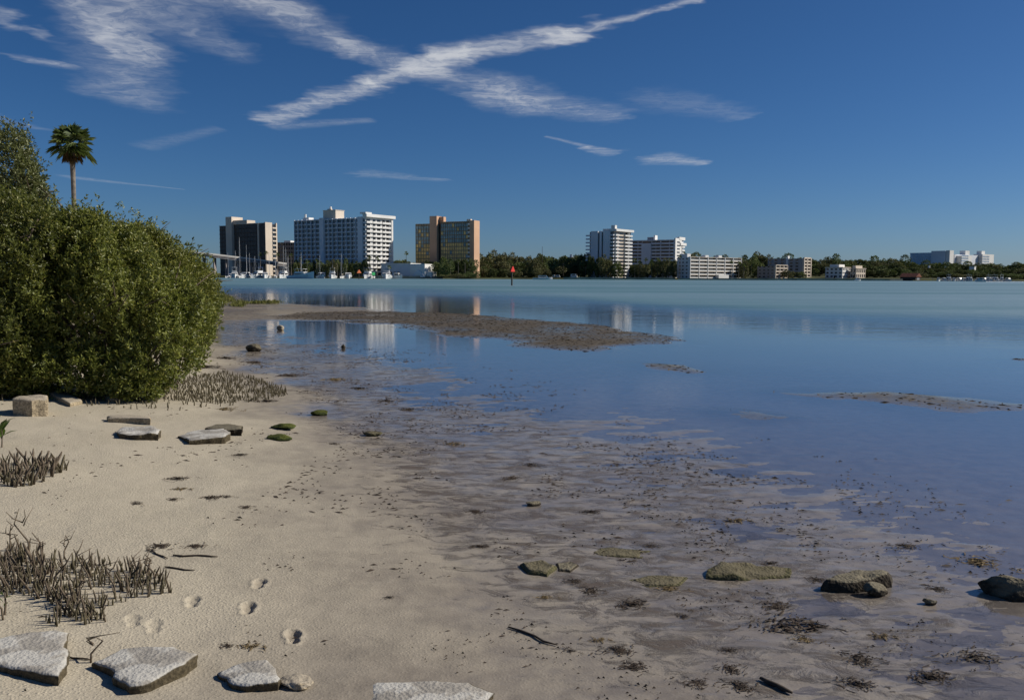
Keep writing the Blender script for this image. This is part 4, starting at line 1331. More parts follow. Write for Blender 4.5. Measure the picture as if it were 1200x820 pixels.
def stems(root, blobs, rng, nst, r0):
    mb = MB()
    for i in range(nst):
        b_ = blobs[i % len(blobs)]
        a = rng.uniform(0, 2 * PI); q = rng.uniform(.1, .5)
        s0 = Vector((root[0] + math.cos(a) * .3 + (b_[0] - root[0]) * .35, root[1] + math.sin(a) * .3 + (b_[1] - root[1]) * .35, root[2] - .1))
        tgt = Vector((b_[0] + math.cos(a) * b_[3] * q, b_[1] + math.sin(a) * b_[4] * q, b_[2] + b_[5] * rng.uniform(-.1, .6)))
        m1 = s0.lerp(tgt, .4) + Vector((rng.normal() * .2, rng.normal() * .2, .25 * (tgt.z - s0.z) * .4))
        mb.tube([s0, m1, s0.lerp(tgt, .75) + Vector((rng.normal() * .12, rng.normal() * .12, .1)), tgt], [r0, r0 * .75, r0 * .5, r0 * .22], 6)
        for j in range(4):
            t = rng.uniform(.45, .95); st_ = m1.lerp(tgt, t)
            e = st_ + Vector((rng.normal() * .45, rng.normal() * .45, rng.uniform(.1, .6)))
            mb.tube([st_, st_.lerp(e, .5) + Vector((rng.normal() * .05, 0, .04)), e], [r0 * .35, r0 * .25, r0 * .1], 5)
    return mb


def mangrove(label, root, blobs, ntip, per, ll, m, seed, nst=10, r0=.045, shell=.25, name='mangrove_bush', up=.55, cat='bush'):
    rng = np.random.default_rng(seed)
    o = empty(name, root); tag(o, label, cat, 'mangroves on the left bank')
    rel = [(b_[0] - root[0], b_[1] - root[1], b_[2] - root[2], b_[3], b_[4], b_[5]) for b_ in blobs]
    st_ = stems((0, 0, 0), rel, rng, nst, r0).build('trunk', M_BARK, o, smooth=True)
    P_, O_ = blob_points(rel, ntip, rng, shell, .05, 2.0 if ll < .1 else 1.2)
    sh = rng.random((len(P_), 1)); P_ = P_ + (O_ * .6 + np.array([0, 0, .6])) * np.where(sh < .07, rng.uniform(1.0, 4.2, (len(P_), 1)) * ll, 0)
    ax = unit(O_ * .75 + np.array([0, 0, up]) + rng.normal(size=P_.shape) * .32)
    base = np.repeat(P_, per, 0); axr = np.repeat(ax, per, 0)
    n_ = len(base)
    back = rng.random((n_, 1)) * ll * 1.9
    base = base - axr * back
    d = unit(axr * (.75 - .25 * back / (ll * 1.9)) + unit(rng.normal(size=(n_, 3))) * .85)
    me = leaf_mesh('crown', base, d, ll * rng.uniform(.65, 1.25, n_), ll * rng.uniform(.13, .21, n_), rng)
    link('crown', me, m, o)
    return o


def B_(x, y, z, rx, ry, rz):
    return (x, y, z, rx, ry, rz)


# shrub places are read off the ground where the photo shows their feet
def on_ground(x, y):
    return (x, y, gz(x, y))


MANG = [
    # label, root, blobs, tips, per, leaf, material
    ('big leafy mangrove bush at the front of the left bank, nearest the concrete slabs', (-6.0, 13.6),
     [B_(-6.1, 13.7, 1.25, 1.25, 1.2, 1.25), B_(-5.45, 13.4, .75, .85, .9, .75), B_(-6.5, 13.9, 2.1, .85, 1.0, .80), B_(-6.9, 13.3, 1.3, 1.0, 1.0, 1.2), B_(-5.35, 13.9, 1.2, .7, .9, .7), B_(-6.9, 13.7, 2.5, .65, .8, .5), B_(-6.4, 12.9, .55, .9, .6, .6), B_(-7.0, 12.9, .5, .8, .6, .55), B_(-7.1, 14.3, 1.1, .9, .5, 1.0), B_(-6.7, 13.1, 1.0, .6, .5, .6), B_(-6.0, 13.2, .8, .5, .5, .6), B_(-5.6, 12.9, .45, .6, .5, .45)], 13000, 9, .060, M_LEAFM),
    ('dense mangrove bush at the left edge behind the pale concrete block', (-8.2, 13.2),
     [B_(-8.2, 13.3, 1.3, 1.3, 1.2, 1.4), B_(-7.4, 13.2, 2.1, 1.0, 1.0, .95), B_(-9.2, 13.4, 2.0, 1.2, 1.2, 1.2), B_(-7.5, 12.7, .8, .8, .8, .8), B_(-8.3, 13.8, 2.7, 1.1, 1.0, .7), B_(-9.3, 12.6, .9, 1.0, .9, .9), B_(-7.7, 12.5, .5, .9, .6, .55), B_(-8.6, 12.4, .5, .9, .6, .55), B_(-9.6, 12.3, .5, .9, .6, .55)], 13000, 9, .060, M_LEAFM),
    ('tall olive mangrove tree sticking up at the left edge, left of the palm', (-9.9, 17.2),
     [B_(-9.9, 17.2, 3.1, 1.2, 1.2, 1.1), B_(-9.5, 17.0, 4.0, .85, .9, .85), B_(-10.6, 17.2, 4.1, 1.0, 1.0, 1.0), B_(-9.1, 17.0, 2.9, .9, .9, .8), B_(-10.2, 17.1, 4.75, .6, .6, .5), B_(-9.05, 16.9, 3.6, .5, .6, .55)], 5200, 8, .075, M_LEAFG),
    ('mangrove bush with bright yellow-green top behind the front bush', (-7.6, 17.0),
     [B_(-7.6, 17.0, 2.1, 1.3, 1.2, 1.05), B_(-6.7, 17.0, 1.6, 1.1, 1.1, 1.2), B_(-8.5, 17.2, 2.3, 1.0, 1.0, 1.0), B_(-7.1, 16.6, 2.6, .8, .8, .5)], 5200, 8, .075, M_LEAFY),
    ('mid green mangrove third back along the bank', (-8.4, 21.0),
     [B_(-8.5, 21, 1.6, 1.7, 1.5, 1.55), B_(-7.5, 20.6, 1.1, 1.0, 1.1, 1.1), B_(-8.9, 21, 2.5, 1.3, 1.2, .8), B_(-7.7, 21, 1.9, .9, 1.0, .85)], 4200, 7, .11, M_LEAFM),
    ('rounded mangrove fourth back along the bank', (-10.2, 26.0),
     [B_(-10.2, 26, 1.5, 1.9, 1.7, 1.5), B_(-9.2, 25.6, 1.0, 1.1, 1.2, 1.0), B_(-10.5, 26, 2.3, 1.3, 1.2, .7)], 3400, 7, .13, M_LEAFM),
    ('yellowish mangrove near the bend of the bank', (-12.2, 32.5),
     [B_(-12.3, 32.5, 1.3, 1.7, 1.8, 1.35), B_(-11.2, 32, .9, 1.0, 1.2, .9), B_(-12.9, 32.8, 2.0, 1.3, 1.3, .75)], 2800, 7, .15, M_LEAFY),
    ('mangrove low at the water near the far end of the bank', (-14.9, 41),
     [B_(-15.2, 41, 1.2, 1.9, 2.0, 1.2), B_(-13.9, 40.5, .8, 1.1, 1.2, .75), B_(-15.8, 41.5, 1.9, 1.4, 1.4, .7)], 2400, 7, .18, M_LEAFM),
    ('farthest mangrove at the tip of the left bank beside the marina', (-19.4, 53),
     [B_(-19.6, 53, 1.1, 2.4, 2.2, 1.15), B_(-18.1, 52.5, .7, 1.3, 1.4, .7), B_(-21.5, 54, 1.6, 2.0, 2.0, 1.0)], 2200, 7, .21, M_LEAFY),
    ('dark mangrove filling the bank behind the left edge bushes', (-12.5, 21.5),
     [B_(-12.5, 21.5, 2.0, 2.4, 2.0, 1.9), B_(-11.0, 22, 1.9, 1.5, 1.5, 1.5), B_(-14, 21.5, 2.3, 2.0, 2.0, 1.6)], 2600, 7, .14, M_LEAFM),
    ('dark mangrove inland behind the middle of the bank', (-14.5, 29),
     [B_(-14.5, 29, 1.7, 2.2, 2.0, 1.6), B_(-16.5, 29, 1.9, 2.2, 2.0, 1.7)], 2000, 7, .17, M_LEAFM),
]
for i, (lb, rt, bl, nt, per, ll, m_) in enumerate(MANG):
    kx, ky, kr, kz, sx0 = {0: (.87, .87, .87, .88, -.12), 1: (.87, .87, .87, .88, -.12), 2: (1, 1, .95, .95, -.55), 3: (1, 1, .95, .90, -.15), 4: (1.05, 1, .95, .84, 0), 5: (1.05, 1, .95, .90, 0),
                           6: (1.05, 1, .95, .92, 0), 7: (1.05, 1, .95, .82, 0), 8: (1.05, 1, .95, .72, 0)}.get(i, (1.05, 1, 1, .95, 0))
    rt = (rt[0] * kx + sx0, rt[1] * ky)
    bl = [(q[0] * kx + sx0, q[1] * ky, q[2] * kz, q[3] * kr, q[4] * kr, q[5] * kz) for q in bl]
    g = gz(*rt)
    mangrove(lb, (rt[0], rt[1], g), [(q[0], q[1], q[2] + g * .8, q[3], q[4], q[5]) for q in bl], nt, per, ll, m_, 100 + i, 12 if i < 4 else 8, .04 if i < 4 else .06)

# fan palm behind the mangroves
def fan_palm(label, loc, H, crown, seed, m=None, name='fan_palm', nf=50, group=None):
    rng = np.random.default_rng(seed)
    o = empty(name, loc); tag(o, label, 'palm', group)
    pts = [Vector((math.sin(t * 2) * .12, 0, H * t)) for t in np.linspace(0, 1, 9)]
    MB().tube(pts, [.24, .19, .16, .15, .145, .145, .15, .17, .19], 10).build('trunk', M_PTRUNK, o, smooth=True)
    top = pts[-1]
    for part, cnt, e0, e1, mm in (('crown', nf, -48, 88, m or M_PALM), ('dead_skirt', nf // 3, -82, -45, M_PALMD)):
        V = []; F = []; lf = []
        for k in range(cnt):
            az = rng.uniform(0, 2 * PI); el = R(e0 + (e1 - e0) * rng.uniform(0, 1) ** (.8 if part == 'crown' else 1)); pl = crown * rng.uniform(.30, .48)
            dirv_ = Vector((math.cos(az) * math.cos(el), math.sin(az) * math.cos(el), math.sin(el)))
            hub = top + dirv_ * pl + Vector((0, 0, -.10 * pl))
            sd_ = dirv_.cross(Vector((0, 0, 1)));
            if sd_.length < .05: sd_ = Vector((1, 0, 0))
            sd_.normalize(); un = sd_.cross(dirv_)
            b0_ = len(V)
            V += [tuple(top), tuple(top + sd_ * .05), tuple(hub)]; F.append((b0_, b0_ + 1, b0_ + 2)); q = rng.random(); lf += [q] * 3
            fl = crown * rng.uniform(.42, .60) * (.62 if part == 'dead_skirt' else 1)
            for j in range(17):
                a = R(-105 + 210 * j / 16 + rng.normal() * 3)
                if part == 'dead_skirt': a *= .35
                dd = (dirv_ * math.cos(a) + sd_ * math.sin(a)).normalized()
                l_ = fl * (1 - .22 * abs(a) / 1.8)
                wv = dd.cross(un).normalized() * fl * .055
                mid_ = hub + dd * l_ * .55 + un * .04
                tip_ = hub + dd * l_ + Vector((0, 0, -l_ * rng.uniform(.12, .40)))
                i_ = len(V)
                V += [tuple(hub), tuple(mid_ + wv), tuple(tip_), tuple(mid_ - wv)]; F += [(i_, i_ + 1, i_ + 2), (i_, i_ + 2, i_ + 3)]; lf += [q] * 4
        me = bpy.data.meshes.new(part); me.from_pydata(V, [], F); me.update(); fattr(me, 'leaf', lf)
        link(part, me, mm, o)
    return o


pc = at(82, 168, 58)
fan_palm('tall fan palm with a skirt of dead fronds rising behind the mangroves', (pc.x, 58, 1.0), pc.z - 1.0, 1.75, 5)

# ------------------------------------------------------------------ woods on the far shore
def far_crown(seed, n_=1500, w_=1.0, h_=1.0):
    rng = np.random.default_rng(seed)
    bl = [(rng.normal() * .25 * w_, rng.normal() * .25 * w_, .5 * h_ + rng.normal() * .12 * h_, .28 * w_ * rng.uniform(.7, 1.2), .28 * w_ * rng.uniform(.7, 1.2), .26 * h_ * rng.uniform(.7, 1.2)) for _ in range(9)]
    bl.append((0, 0, .35 * h_, .36 * w_, .36 * w_, .33 * h_))
    P_, O_ = blob_points(bl, n_, rng, .2, .02, 5.0, .3, .5)
    return leaf_mesh('crown', P_, unit(O_ + rng.normal(size=P_.shape) * .7), np.full(n_, .070) * rng.uniform(.6, 1.3, n_), np.full(n_, .030), rng)


CROWNS = []
for i in range(7):
    me = far_crown(300 + i, 2600, 1.0 + .15 * (i % 3), 1.0 - .12 * (i % 2)); me.materials.append(M_FAR[i % 3]); CROWNS.append(me)
TRUNK_ME = MB().tube([(0, 0, -.1), (.01, 0, .25), (0, .01, .55)], [.028, .02, .01], 6).mesh('trunk'); TRUNK_ME.materials.append(M_BARK)
pine = far_crown(330, 1300, .55, 1.0); pine.materials.append(M_FAR[0])
pine2 = far_crown(331, 1100, .5, 1.0); pine2.materials.append(M_FAR[1])


def far_tree(label, px, D, ptop, wpx, group, crown=None, name='broadleaf_tree'):
    p = at(px, ptop, D); g = float(land_z(np.array([p.x]), np.array([D]))[0])
    h = p.z - g; w_ = wpx * D / 1000
    o = empty(name, (p.x, D, g), random.uniform(0, 6.28)); tag(o, label, 'tree', group)
    link('trunk', TRUNK_ME, None, o, None, None, (w_, w_, h))
    link('crown', crown or random.choice(CROWNS), None, o, None, None, (w_, w_, h * 1.04))
    return o


ORD = ['first', 'second', 'third', 'fourth', 'fifth', 'sixth', 'seventh', 'eighth', 'ninth', 'tenth', 'eleventh', 'twelfth', 'thirteenth', 'fourteenth', 'fifteenth', 'sixteenth', 'seventeenth', 'eighteenth', 'nineteenth', 'twentieth']
ORD += ['twenty-' + q for q in ORD[:9]] + ['thirtieth'] + ['thirty-' + q for q in ORD[:9]] + ['fortieth']
rnd = random.Random(77)
# skyline of the wood: photo column -> top row
SKY_ = [(456, 304), (462, 302), (470, 300), (480, 303), (490, 304), (556, 300), (563, 296), (572, 294.5), (585, 297), (596, 296), (606, 297.5), (618, 294), (632, 296), (645, 296), (655, 297.5), (668, 296),
        (680, 291.5), (686, 293), (742, 308), (752, 304), (762, 303), (775, 304), (785, 303), (795, 300), (806, 297), (815, 299), (830, 300), (860, 300), (870, 299), (880, 297.5), (892, 297), (905, 299), (918, 300),
        (930, 300), (945, 299), (955, 301), (970, 302), (985, 301), (1000, 301), (1015, 303), (1030, 302), (1042, 301), (1050, 299), (1060, 301), (1075, 306), (1090, 307), (1110, 306), (1130, 307), (1150, 308.5),
        (1156, 306.5), (1165, 308), (1180, 308), (1200, 307.5), (1230, 307)]
sx_ = [q[0] for q in SKY_]; sy_ = [q[1] for q in SKY_]


def wood(x0, x1, step, D0, lift, label, group, wpx=(13, 20)):
    x = x0; k = 0
    while x <= x1:
        xx = x + rnd.uniform(-2, 2); D = D0 + rnd.uniform(-8, 14)
        top = float(np.interp(xx, sx_, sy_)) + lift + rnd.uniform(-.8, 2.0)
        far_tree(label + ', ' + ORD[k] + ' from left', xx, D, top, rnd.uniform(*wpx), group); k += 1
        x += step * rnd.uniform(.8, 1.25)


wood(557, 690, 9, 700, 0, 'skyline tree of the wood left of the white tower', 'back row of the middle wood')
wood(560, 684, 9, 668, 9, 'shore-edge tree of the wood left of the white tower', 'front row of the middle wood')
wood(456, 486, 8, 690, 0, 'tree rising behind the low white hall', 'trees behind the white hall', (9, 13))
wood(505, 553, 7, 622, 0, 'dark tree in front of the tan tower', 'trees before the tan tower', (11, 16))
wood(690, 722, 8, 660, 0, 'dark shrubby tree at the foot of the white tower', 'trees at the foot of the white tower', (8, 12))
wood(741, 792, 6, 672, 0, 'dark tree in front of the broad slab block', 'trees before the broad slab block', (9, 14))
wood(794, 862, 11, 760, -1, 'tree on the skyline behind the six-storey block', 'trees behind the six-storey block', (14, 20))
wood(843, 890, 8, 700, 2, 'tree beside the right end of the six-storey block', 'trees right of the six-storey block', (10, 15))
wood(862, 955, 9, 800, -1, 'tree on the skyline behind the pinkish block', 'trees behind the pinkish block')
wood(925, 938, 6, 690, 16, 'low dark tree before the grey block', 'low trees before the grey block', (8, 10))
wood(952, 1230, 9, 860, -1, 'skyline tree of the wooded bluff on the right', 'back row of the right wood')
wood(952, 1230, 9, 790, 6, 'tree halfway up the wooded bluff on the right', 'middle row of the right wood', (12, 18))
wood(1018, 1230, 8, 742, 12, 'tree low at the shore below the right bluff', 'front row of the right wood', (10, 15))
wood(300, 345, 7, 800, 1, 'dark tree under the bridge behind the marina', 'trees behind the left marina', (8, 12))
wood(345, 425, 7, 612, 0, 'dark low tree at the foot of the gridded white block', 'trees at the foot of the gridded block', (7, 10))
wood(520, 556, 6, 606, 19, 'low shrub on the bank below the tan tower', 'shrubs below the tan tower', (7, 11))
wood(555, 640, 8, 646, 17, 'low shrub at the water edge of the middle wood', 'shrubs along the middle shore', (8, 12))

# far palms share two crowns
PALMS = []
for sd in (1, 2):
    rng = np.random.default_rng(500 + sd); V = []; F = []; lf = []
    for k in range(26):
        az = rng.uniform(0, 2 * PI); el = R(rng.uniform(-40, 80)); q = rng.random()
        d = Vector((math.cos(az) * math.cos(el), math.sin(az) * math.cos(el), math.sin(el))); s_ = d.cross(Vector((0, 0, 1))).normalized()
        p1 = d * .55; p2 = d * .95 + Vector((0, 0, -.28)); i_ = len(V)
        V += [(0, 0, 0), tuple(p1 + s_ * .13), tuple(p2), tuple(p1 - s_ * .13)]; F += [(i_, i_ + 1, i_ + 2), (i_, i_ + 2, i_ + 3)]; lf += [q] * 4
    me = bpy.data.meshes.new('crown'); me.from_pydata(V, [], F); me.update(); fattr(me, 'leaf', lf); me.materials.append(M_PALM); PALMS.append(me)
PTR = MB().tube([(0, 0, -.02), (.004, 0, .5), (0, 0, 1)], [.022, .016, .014], 6).mesh('trunk'); PTR.materials.append(M_PTRUNK)


def far_palm(label, px, D, ptop, group, r_=1.9):
    p = at(px, ptop, D); g = float(land_z(np.array([p.x]), np.array([D]))[0]); h = max(2.0, p.z - g - r_ * .6)
    o = empty('palm_tree', (p.x, D, g), random.uniform(0, 6)); tag(o, label, 'palm', group)
    link('trunk', PTR, None, o, None, None, (h * .9 if h < 12 else 11, h * .9 if h < 12 else 11, h))
    link('crown', random.choice(PALMS), None, o, (0, 0, h), None, (r_, r_, r_))


for k, (px, py) in enumerate(sorted(((433, 300), (442, 300.5), (418, 306), (426, 305)))):
    far_palm('palm in front of the balconied end of the gridded white block, ' + ORD[k] + ' from left', px, 612, py, 'palms before the gridded block', 2.3)
for k, (px, py) in enumerate(sorted(((352, 302), (360, 304), (371, 303), (384, 305), (395, 304), (406, 306), (305, 296), (312, 294), (325, 296), (341, 297), (456, 311)))):
    far_palm('palm along the quay of the left marina, ' + ORD[k] + ' from left', px, 604, py, 'palms along the left marina', 2.2)
far_palm('tall palm standing out between the gridded block and the tan tower', 476, 640, 294.5, None, 2.6)
for k, (px, py) in enumerate(sorted(((519, 301), (528, 303), (537, 304), (545, 304)))):
    far_palm('palm at the foot of the tan tower, ' + ORD[k] + ' from left', px, 616, py, 'palms before the tan tower', 2.2)
for k, (px, py) in enumerate(sorted(((744, 303), (750, 305), (757, 302), (764, 304), (771, 302), (778, 305), (784, 303)))):
    far_palm('palm in the row before the broad slab block, ' + ORD[k] + ' from left', px, 664, py, 'palms before the broad slab block', 2.4)
for k, (px, py) in enumerate(sorted(((797, 299), (724, 309), (732, 310), (700, 316), (857, 305), (866, 306), (872, 309)))):
    far_palm('palm scattered beside the white tower or six-storey block, ' + ORD[k] + ' from left', px, 660, py, 'palms among the shore blocks', 2.2)


# ------------------------------------------------------------------ concrete rubble and stones on the beach
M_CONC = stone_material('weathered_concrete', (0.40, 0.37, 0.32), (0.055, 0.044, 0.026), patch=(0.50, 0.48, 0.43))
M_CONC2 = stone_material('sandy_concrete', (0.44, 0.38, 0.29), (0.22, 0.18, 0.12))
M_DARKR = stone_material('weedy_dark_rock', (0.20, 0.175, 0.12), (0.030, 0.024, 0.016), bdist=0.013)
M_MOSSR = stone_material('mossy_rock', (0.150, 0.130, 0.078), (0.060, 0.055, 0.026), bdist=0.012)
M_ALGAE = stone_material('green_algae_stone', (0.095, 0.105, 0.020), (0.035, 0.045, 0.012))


def slab(name, label, outline, thick, m, seed, tilt=(0, 0), cat='slab', rough=.005, group=None, base_k=None):
    """broken slab whose top face outline is given in photo positions"""
    rng = np.random.default_rng(seed)
    if base_k is None: base_k = 1.22 if cat == 'rock' else .97
    cx = sum(q[0] for q in outline) / len(outline); cy_ = sum(q[1] for q in outline) / len(outline)
    c0_ = gpt(cx, cy_)
    zt = c0_.z + thick
    pts = [plane_pt(x, y, zt) for x, y in outline]
    c = sum(pts, Vector()) / len(pts)
    P_ = []
    for i in range(len(pts)):
        a, b_ = pts[i], pts[(i + 1) % len(pts)]
        k = max(2, int((b_ - a).length / .035)); k = min(k, 9)
        for j in range(k):
            P_.append(a.lerp(b_, j / k) - c)
    # keep the outline counter-clockwise
    ar = sum(P_[i].x * P_[(i + 1) % len(P_)].y - P_[(i + 1) % len(P_)].x * P_[i].y for i in range(len(P_)))
    if ar < 0: P_.reverse()
    n_ = len(P_); size = max(p.length for p in P_)
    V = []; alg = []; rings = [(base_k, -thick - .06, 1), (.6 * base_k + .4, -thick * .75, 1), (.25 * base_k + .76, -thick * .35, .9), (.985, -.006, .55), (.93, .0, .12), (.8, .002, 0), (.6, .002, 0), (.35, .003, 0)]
    jit = [1 + rng.normal() * .032 for _ in range(n_)]
    for (s_, dz_, al) in rings:
        for i, p in enumerate(P_):
            jj = jit[i] if s_ > .9 else 1
            q = p * s_ * jj
            side_n = .02 * size * float(fbm(np.array([i * .7 + seed]), np.array([dz_ * 30]), seed, 2)[0]) if s_ > .95 and dz_ < 0 else 0
            z = dz_ + tilt[0] * q.x + tilt[1] * q.y + rough * float(fbm(np.array([q.x * 9]), np.array([q.y * 9]), seed, 3)[0])
            if dz_ < -thick: z = -thick - .08
            V.append((q.x * (1 + side_n * 2), q.y * (1 + side_n * 2), z)); alg.append(al)
    F = []
    for k in range(len(rings) - 1):
        for i in range(n_):
            i2 = (i + 1) % n_
            F.append((k * n_ + i, k * n_ + i2, (k + 1) * n_ + i2, (k + 1) * n_ + i))
    V.append((0, 0, .003)); alg.append(0); l_ = (len(rings) - 1) * n_
    for i in range(n_): F.append((l_ + i, l_ + (i + 1) % n_, len(V) - 1))
    me = bpy.data.meshes.new(name); me.from_pydata(V, [], F); me.update()
    me.polygons.foreach_set('use_smooth', np.ones(len(me.polygons), bool)); me.set_sharp_from_angle(angle=R(40))
    fattr(me, 'alg', alg)
    o = link(name, me, m, None, c); tag(o, label, cat, group)
    return o


def boulder(name, label, px, py, wpx, hpx, m, seed, depth=.8, cat='rock', alg=.5, flat=.35, group=None):
    """rounded broken stone standing at the photo foot point (px, py)"""
    import bmesh
    rng = np.random.default_rng(seed)
    g = gpt(px, py); dist = math.hypot(g.x, g.y); w_ = wpx * dist / 1000; h_ = hpx * dist / 1000
    bm = bmesh.new(); bmesh.ops.create_icosphere(bm, subdivisions=4, radius=1)
    me = bpy.data.meshes.new(name); bm.to_mesh(me); bm.free()
    co = np.zeros(len(me.vertices) * 3, np.float32); me.vertices.foreach_get('co', co); co = co.reshape(-1, 3).astype(float)
    # knock flats off the ball, then roughen it
    for _ in range(9):
        nrm = unit(rng.normal(size=(1, 3)))[0]; k = rng.uniform(.55, .85)
        d = co @ nrm; over = np.maximum(d - k, 0); co -= over[:, None] * nrm * .9
    n1 = fbm(co[:, 0] * 2.2 + seed, co[:, 1] * 2.2 + co[:, 2] * 1.7, seed, 4)
    n2 = fbm(co[:, 0] * 7, co[:, 1] * 7 + co[:, 2] * 6, seed + 5, 3)
    co *= (1 + .16 * n1 + .06 * n2)[:, None]
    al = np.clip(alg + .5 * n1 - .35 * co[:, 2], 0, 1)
    co[:, 0] *= w_ * .55; co[:, 1] *= w_ * .5 * depth; co[:, 2] *= h_ * .62
    co[:, 2] += h_ * .35
    me.vertices.foreach_set('co', co.astype(np.float32).ravel()); me.update()
    me.polygons.foreach_set('use_smooth', np.ones(len(me.polygons), bool))
    fattr(me, 'alg', al)
    o = link(name, me, m, None, (g.x, g.y + w_ * .2, g.z), (0, 0, rng.uniform(-.4, .4))); tag(o, label, cat, group)
    return o


slab('concrete_slab', 'square grey concrete slab at the bottom left corner of the beach', [(-40, 752), (0, 747), (58, 738), (80, 741), (79, 776), (69, 789), (30, 783), (-40, 770)], .04, M_CONC, 1, (0, .03))
slab('concrete_slab', 'pale pointed concrete slab lying tilted on the sand, second from bottom left', [(108, 773), (133, 762), (163, 757), (204, 759), (231, 767), (217, 778), (188, 791), (166, 800), (152, 800), (133, 789), (129, 781)], .042, M_CONC, 2, (.03, .05))
slab('concrete_slab', 'small buried concrete slab with a white patch, third from bottom left', [(254, 785), (280, 775), (314, 772), (324, 782), (327, 800), (290, 803), (272, 800)], .03, M_CONC, 3, (.05, .0))
slab('concrete_slab', 'half buried concrete slab cut by the bottom edge of the picture', [(431, 803), (440, 798), (500, 797), (548, 800), (581, 812), (560, 838), (440, 838)], .018, M_CONC, 4, (.02, .02))
slab('concrete_block', 'chunky square concrete block at the left edge below the mangroves', [(14, 465.5), (38, 462), (56, 463.5), (55.5, 467), (37, 468.5), (15, 468)], .19, M_CONC2, 5, (0, 0), 'block', .02)
slab('concrete_beam', 'long thin concrete beam behind the two pale slabs', [(126, 486.5), (150, 485.2), (176.5, 487.5), (175, 490), (150, 489.4), (127, 489.6)], .06, M_CONC2, 6, (0, 0), 'beam')
slab('concrete_slab', 'rough white weathered slab left of the two touching slabs', [(136, 503.5), (150, 499.5), (178, 499), (190, 504), (186, 508), (160, 509), (139, 508)], .055, M_CONC, 7, (0, .02), 'slab', .03)
slab('concrete_slab', 'pale wedge slab resting against a dark slab on the mid beach', [(208, 509), (224, 504), (262, 503), (271.5, 507), (263, 511.5), (222, 514)], .05, M_CONC, 8, (.04, .03))
slab('concrete_slab', 'dark weed-covered slab touching the pale wedge slab', [(240, 500), (252, 495.3), (268, 496), (284, 499.5), (282, 503.5), (262, 504)], .055, M_DARKR, 9, (.05, 0))
slab('concrete_slab', 'dark broken slab leaning under the mangrove beside the chunky block', [(57, 461), (72, 457.5), (97, 467), (82, 470.5)], .07, M_CONC2, 10, (-.05, 0))
slab('concrete_slab', 'small sandy slab in the shade at the foot of the front mangrove', [(122, 462.5), (146, 459.5), (151, 464), (129, 467)], .06, M_CONC2, 12)
slab('rock', 'flat-topped dark rock in the shallows at right, weed hanging below its rim', [(968, 677), (985, 670), (1006, 666.5), (1030, 665), (1042, 669.5), (1040, 675), (1004, 680), (980, 680)], .062, M_DARKR, 13, (.02, 0), 'rock', .02)
boulder('rock', 'small knobbly rock just below the flat-topped dark rock', 1028, 698, 26, 15, M_DARKR, 14)
boulder('rock', 'dark pointed rock at the right edge of the picture', 1196, 702, 58, 22, M_DARKR, 15)
slab('rock', 'long mossy rock lying at the water edge', [(833, 665), (848, 659.5), (880, 661), (921, 664), (919, 671), (875, 675), (834, 673)], .024, M_MOSSR, 16, (0, .02), 'rock', .03)
slab('rock', 'flat greenish stone awash above the mossy rocks', [(690, 646), (715, 641), (757, 645), (749, 652), (705, 651)], .006, M_MOSSR, 17, (0, 0), 'rock', .012)
slab('rock', 'low brown-green stone between flat greenish stone and the long mossy rock', [(740, 678), (770, 674), (800, 676), (794, 684), (760, 685)], .009, M_MOSSR, 18, (0, 0), 'rock', .012)
slab('rock', 'grey wedge stone at the wet sand edge left of the low stones', [(612, 659), (635, 656), (650, 662), (640, 670), (620, 668)], .025, M_MOSSR, 19, (0, 0), 'rock', .012)
slab('rock', 'small flat brown stone touching the grey wedge stone', [(653, 659), (668, 656.5), (677, 661), (668, 667), (656, 666)], .012, M_DARKR, 20, (0, 0), 'rock', .012)
boulder('stone', 'green algae covered stone, upper of the close pair on the sand', 332, 503, 28, 6.5, M_ALGAE, 21, .7, 'stone')
boulder('stone', 'green algae covered stone, lower of the close pair on the sand', 326, 516, 27, 6.5, M_ALGAE, 22, .7, 'stone')
boulder('stone', 'small green algae stone alone near the mangrove roots', 374, 487, 20, 7, M_ALGAE, 23, .7, 'stone')
boulder('stone', 'yellow-green stone alone near the wet sand', 436, 511, 21, 7, M_MOSSR, 24, .7, 'stone')
boulder('stone', 'grey stone at the water edge right of the front mangrove', 297, 412, 18, 9, M_DARKR, 25, .7, 'stone')
boulder('stone', 'small distant stone near the start of the weedy bank', 329, 387, 9, 6, M_CONC2, 26, .7, 'stone')
boulder('stone', 'tiny dark stone standing in the still pool', 402, 408, 6, 5, M_DARKR, 27, .7, 'stone')
boulder('stone', 'dark lump on the glistening mud in mid picture', 624, 593, 20, 6, M_DARKR, 28, .6, 'stone')
boulder('stone', 'black lump in the shallows between the dark rock and the pointed rock', 1091, 709, 15, 7, M_DARKR, 29, .6, 'stone')
boulder('stone', 'encrusted rubble lump right of the white-patched slab', 345, 806, 40, 10, M_CONC2, 30, .8, 'stone')

# ------------------------------------------------------------------ mangrove breathing roots
M_ROOT = simple('root_spike_bark', (0.125, 0.098, 0.070), 0.9, 0.2, 0.35, 30.0, bump=.004, bscale=120)
M_ROOTG = simple('mossy_root_spike_bark', (0.10, 0.085, 0.052), 0.9, 0.2, 0.35, 30.0, bump=.004, bscale=120)


def spike(mb, x, y, z, h, r_, rng, seg=6):
    a = rng.uniform(0, 6.28); b_ = rng.uniform(0, .45) * h
    pts = [(x, y, z - .02), (x + math.cos(a) * b_ * .3, y + math.sin(a) * b_ * .3, z + h * .4), (x + math.cos(a) * b_ * .8, y + math.sin(a) * b_ * .8, z + h * .8), (x + math.cos(a) * b_, y + math.sin(a) * b_, z + h)]
    mb.tube(pts, [r_, r_ * .95, r_ * .75, r_ * .35], seg)


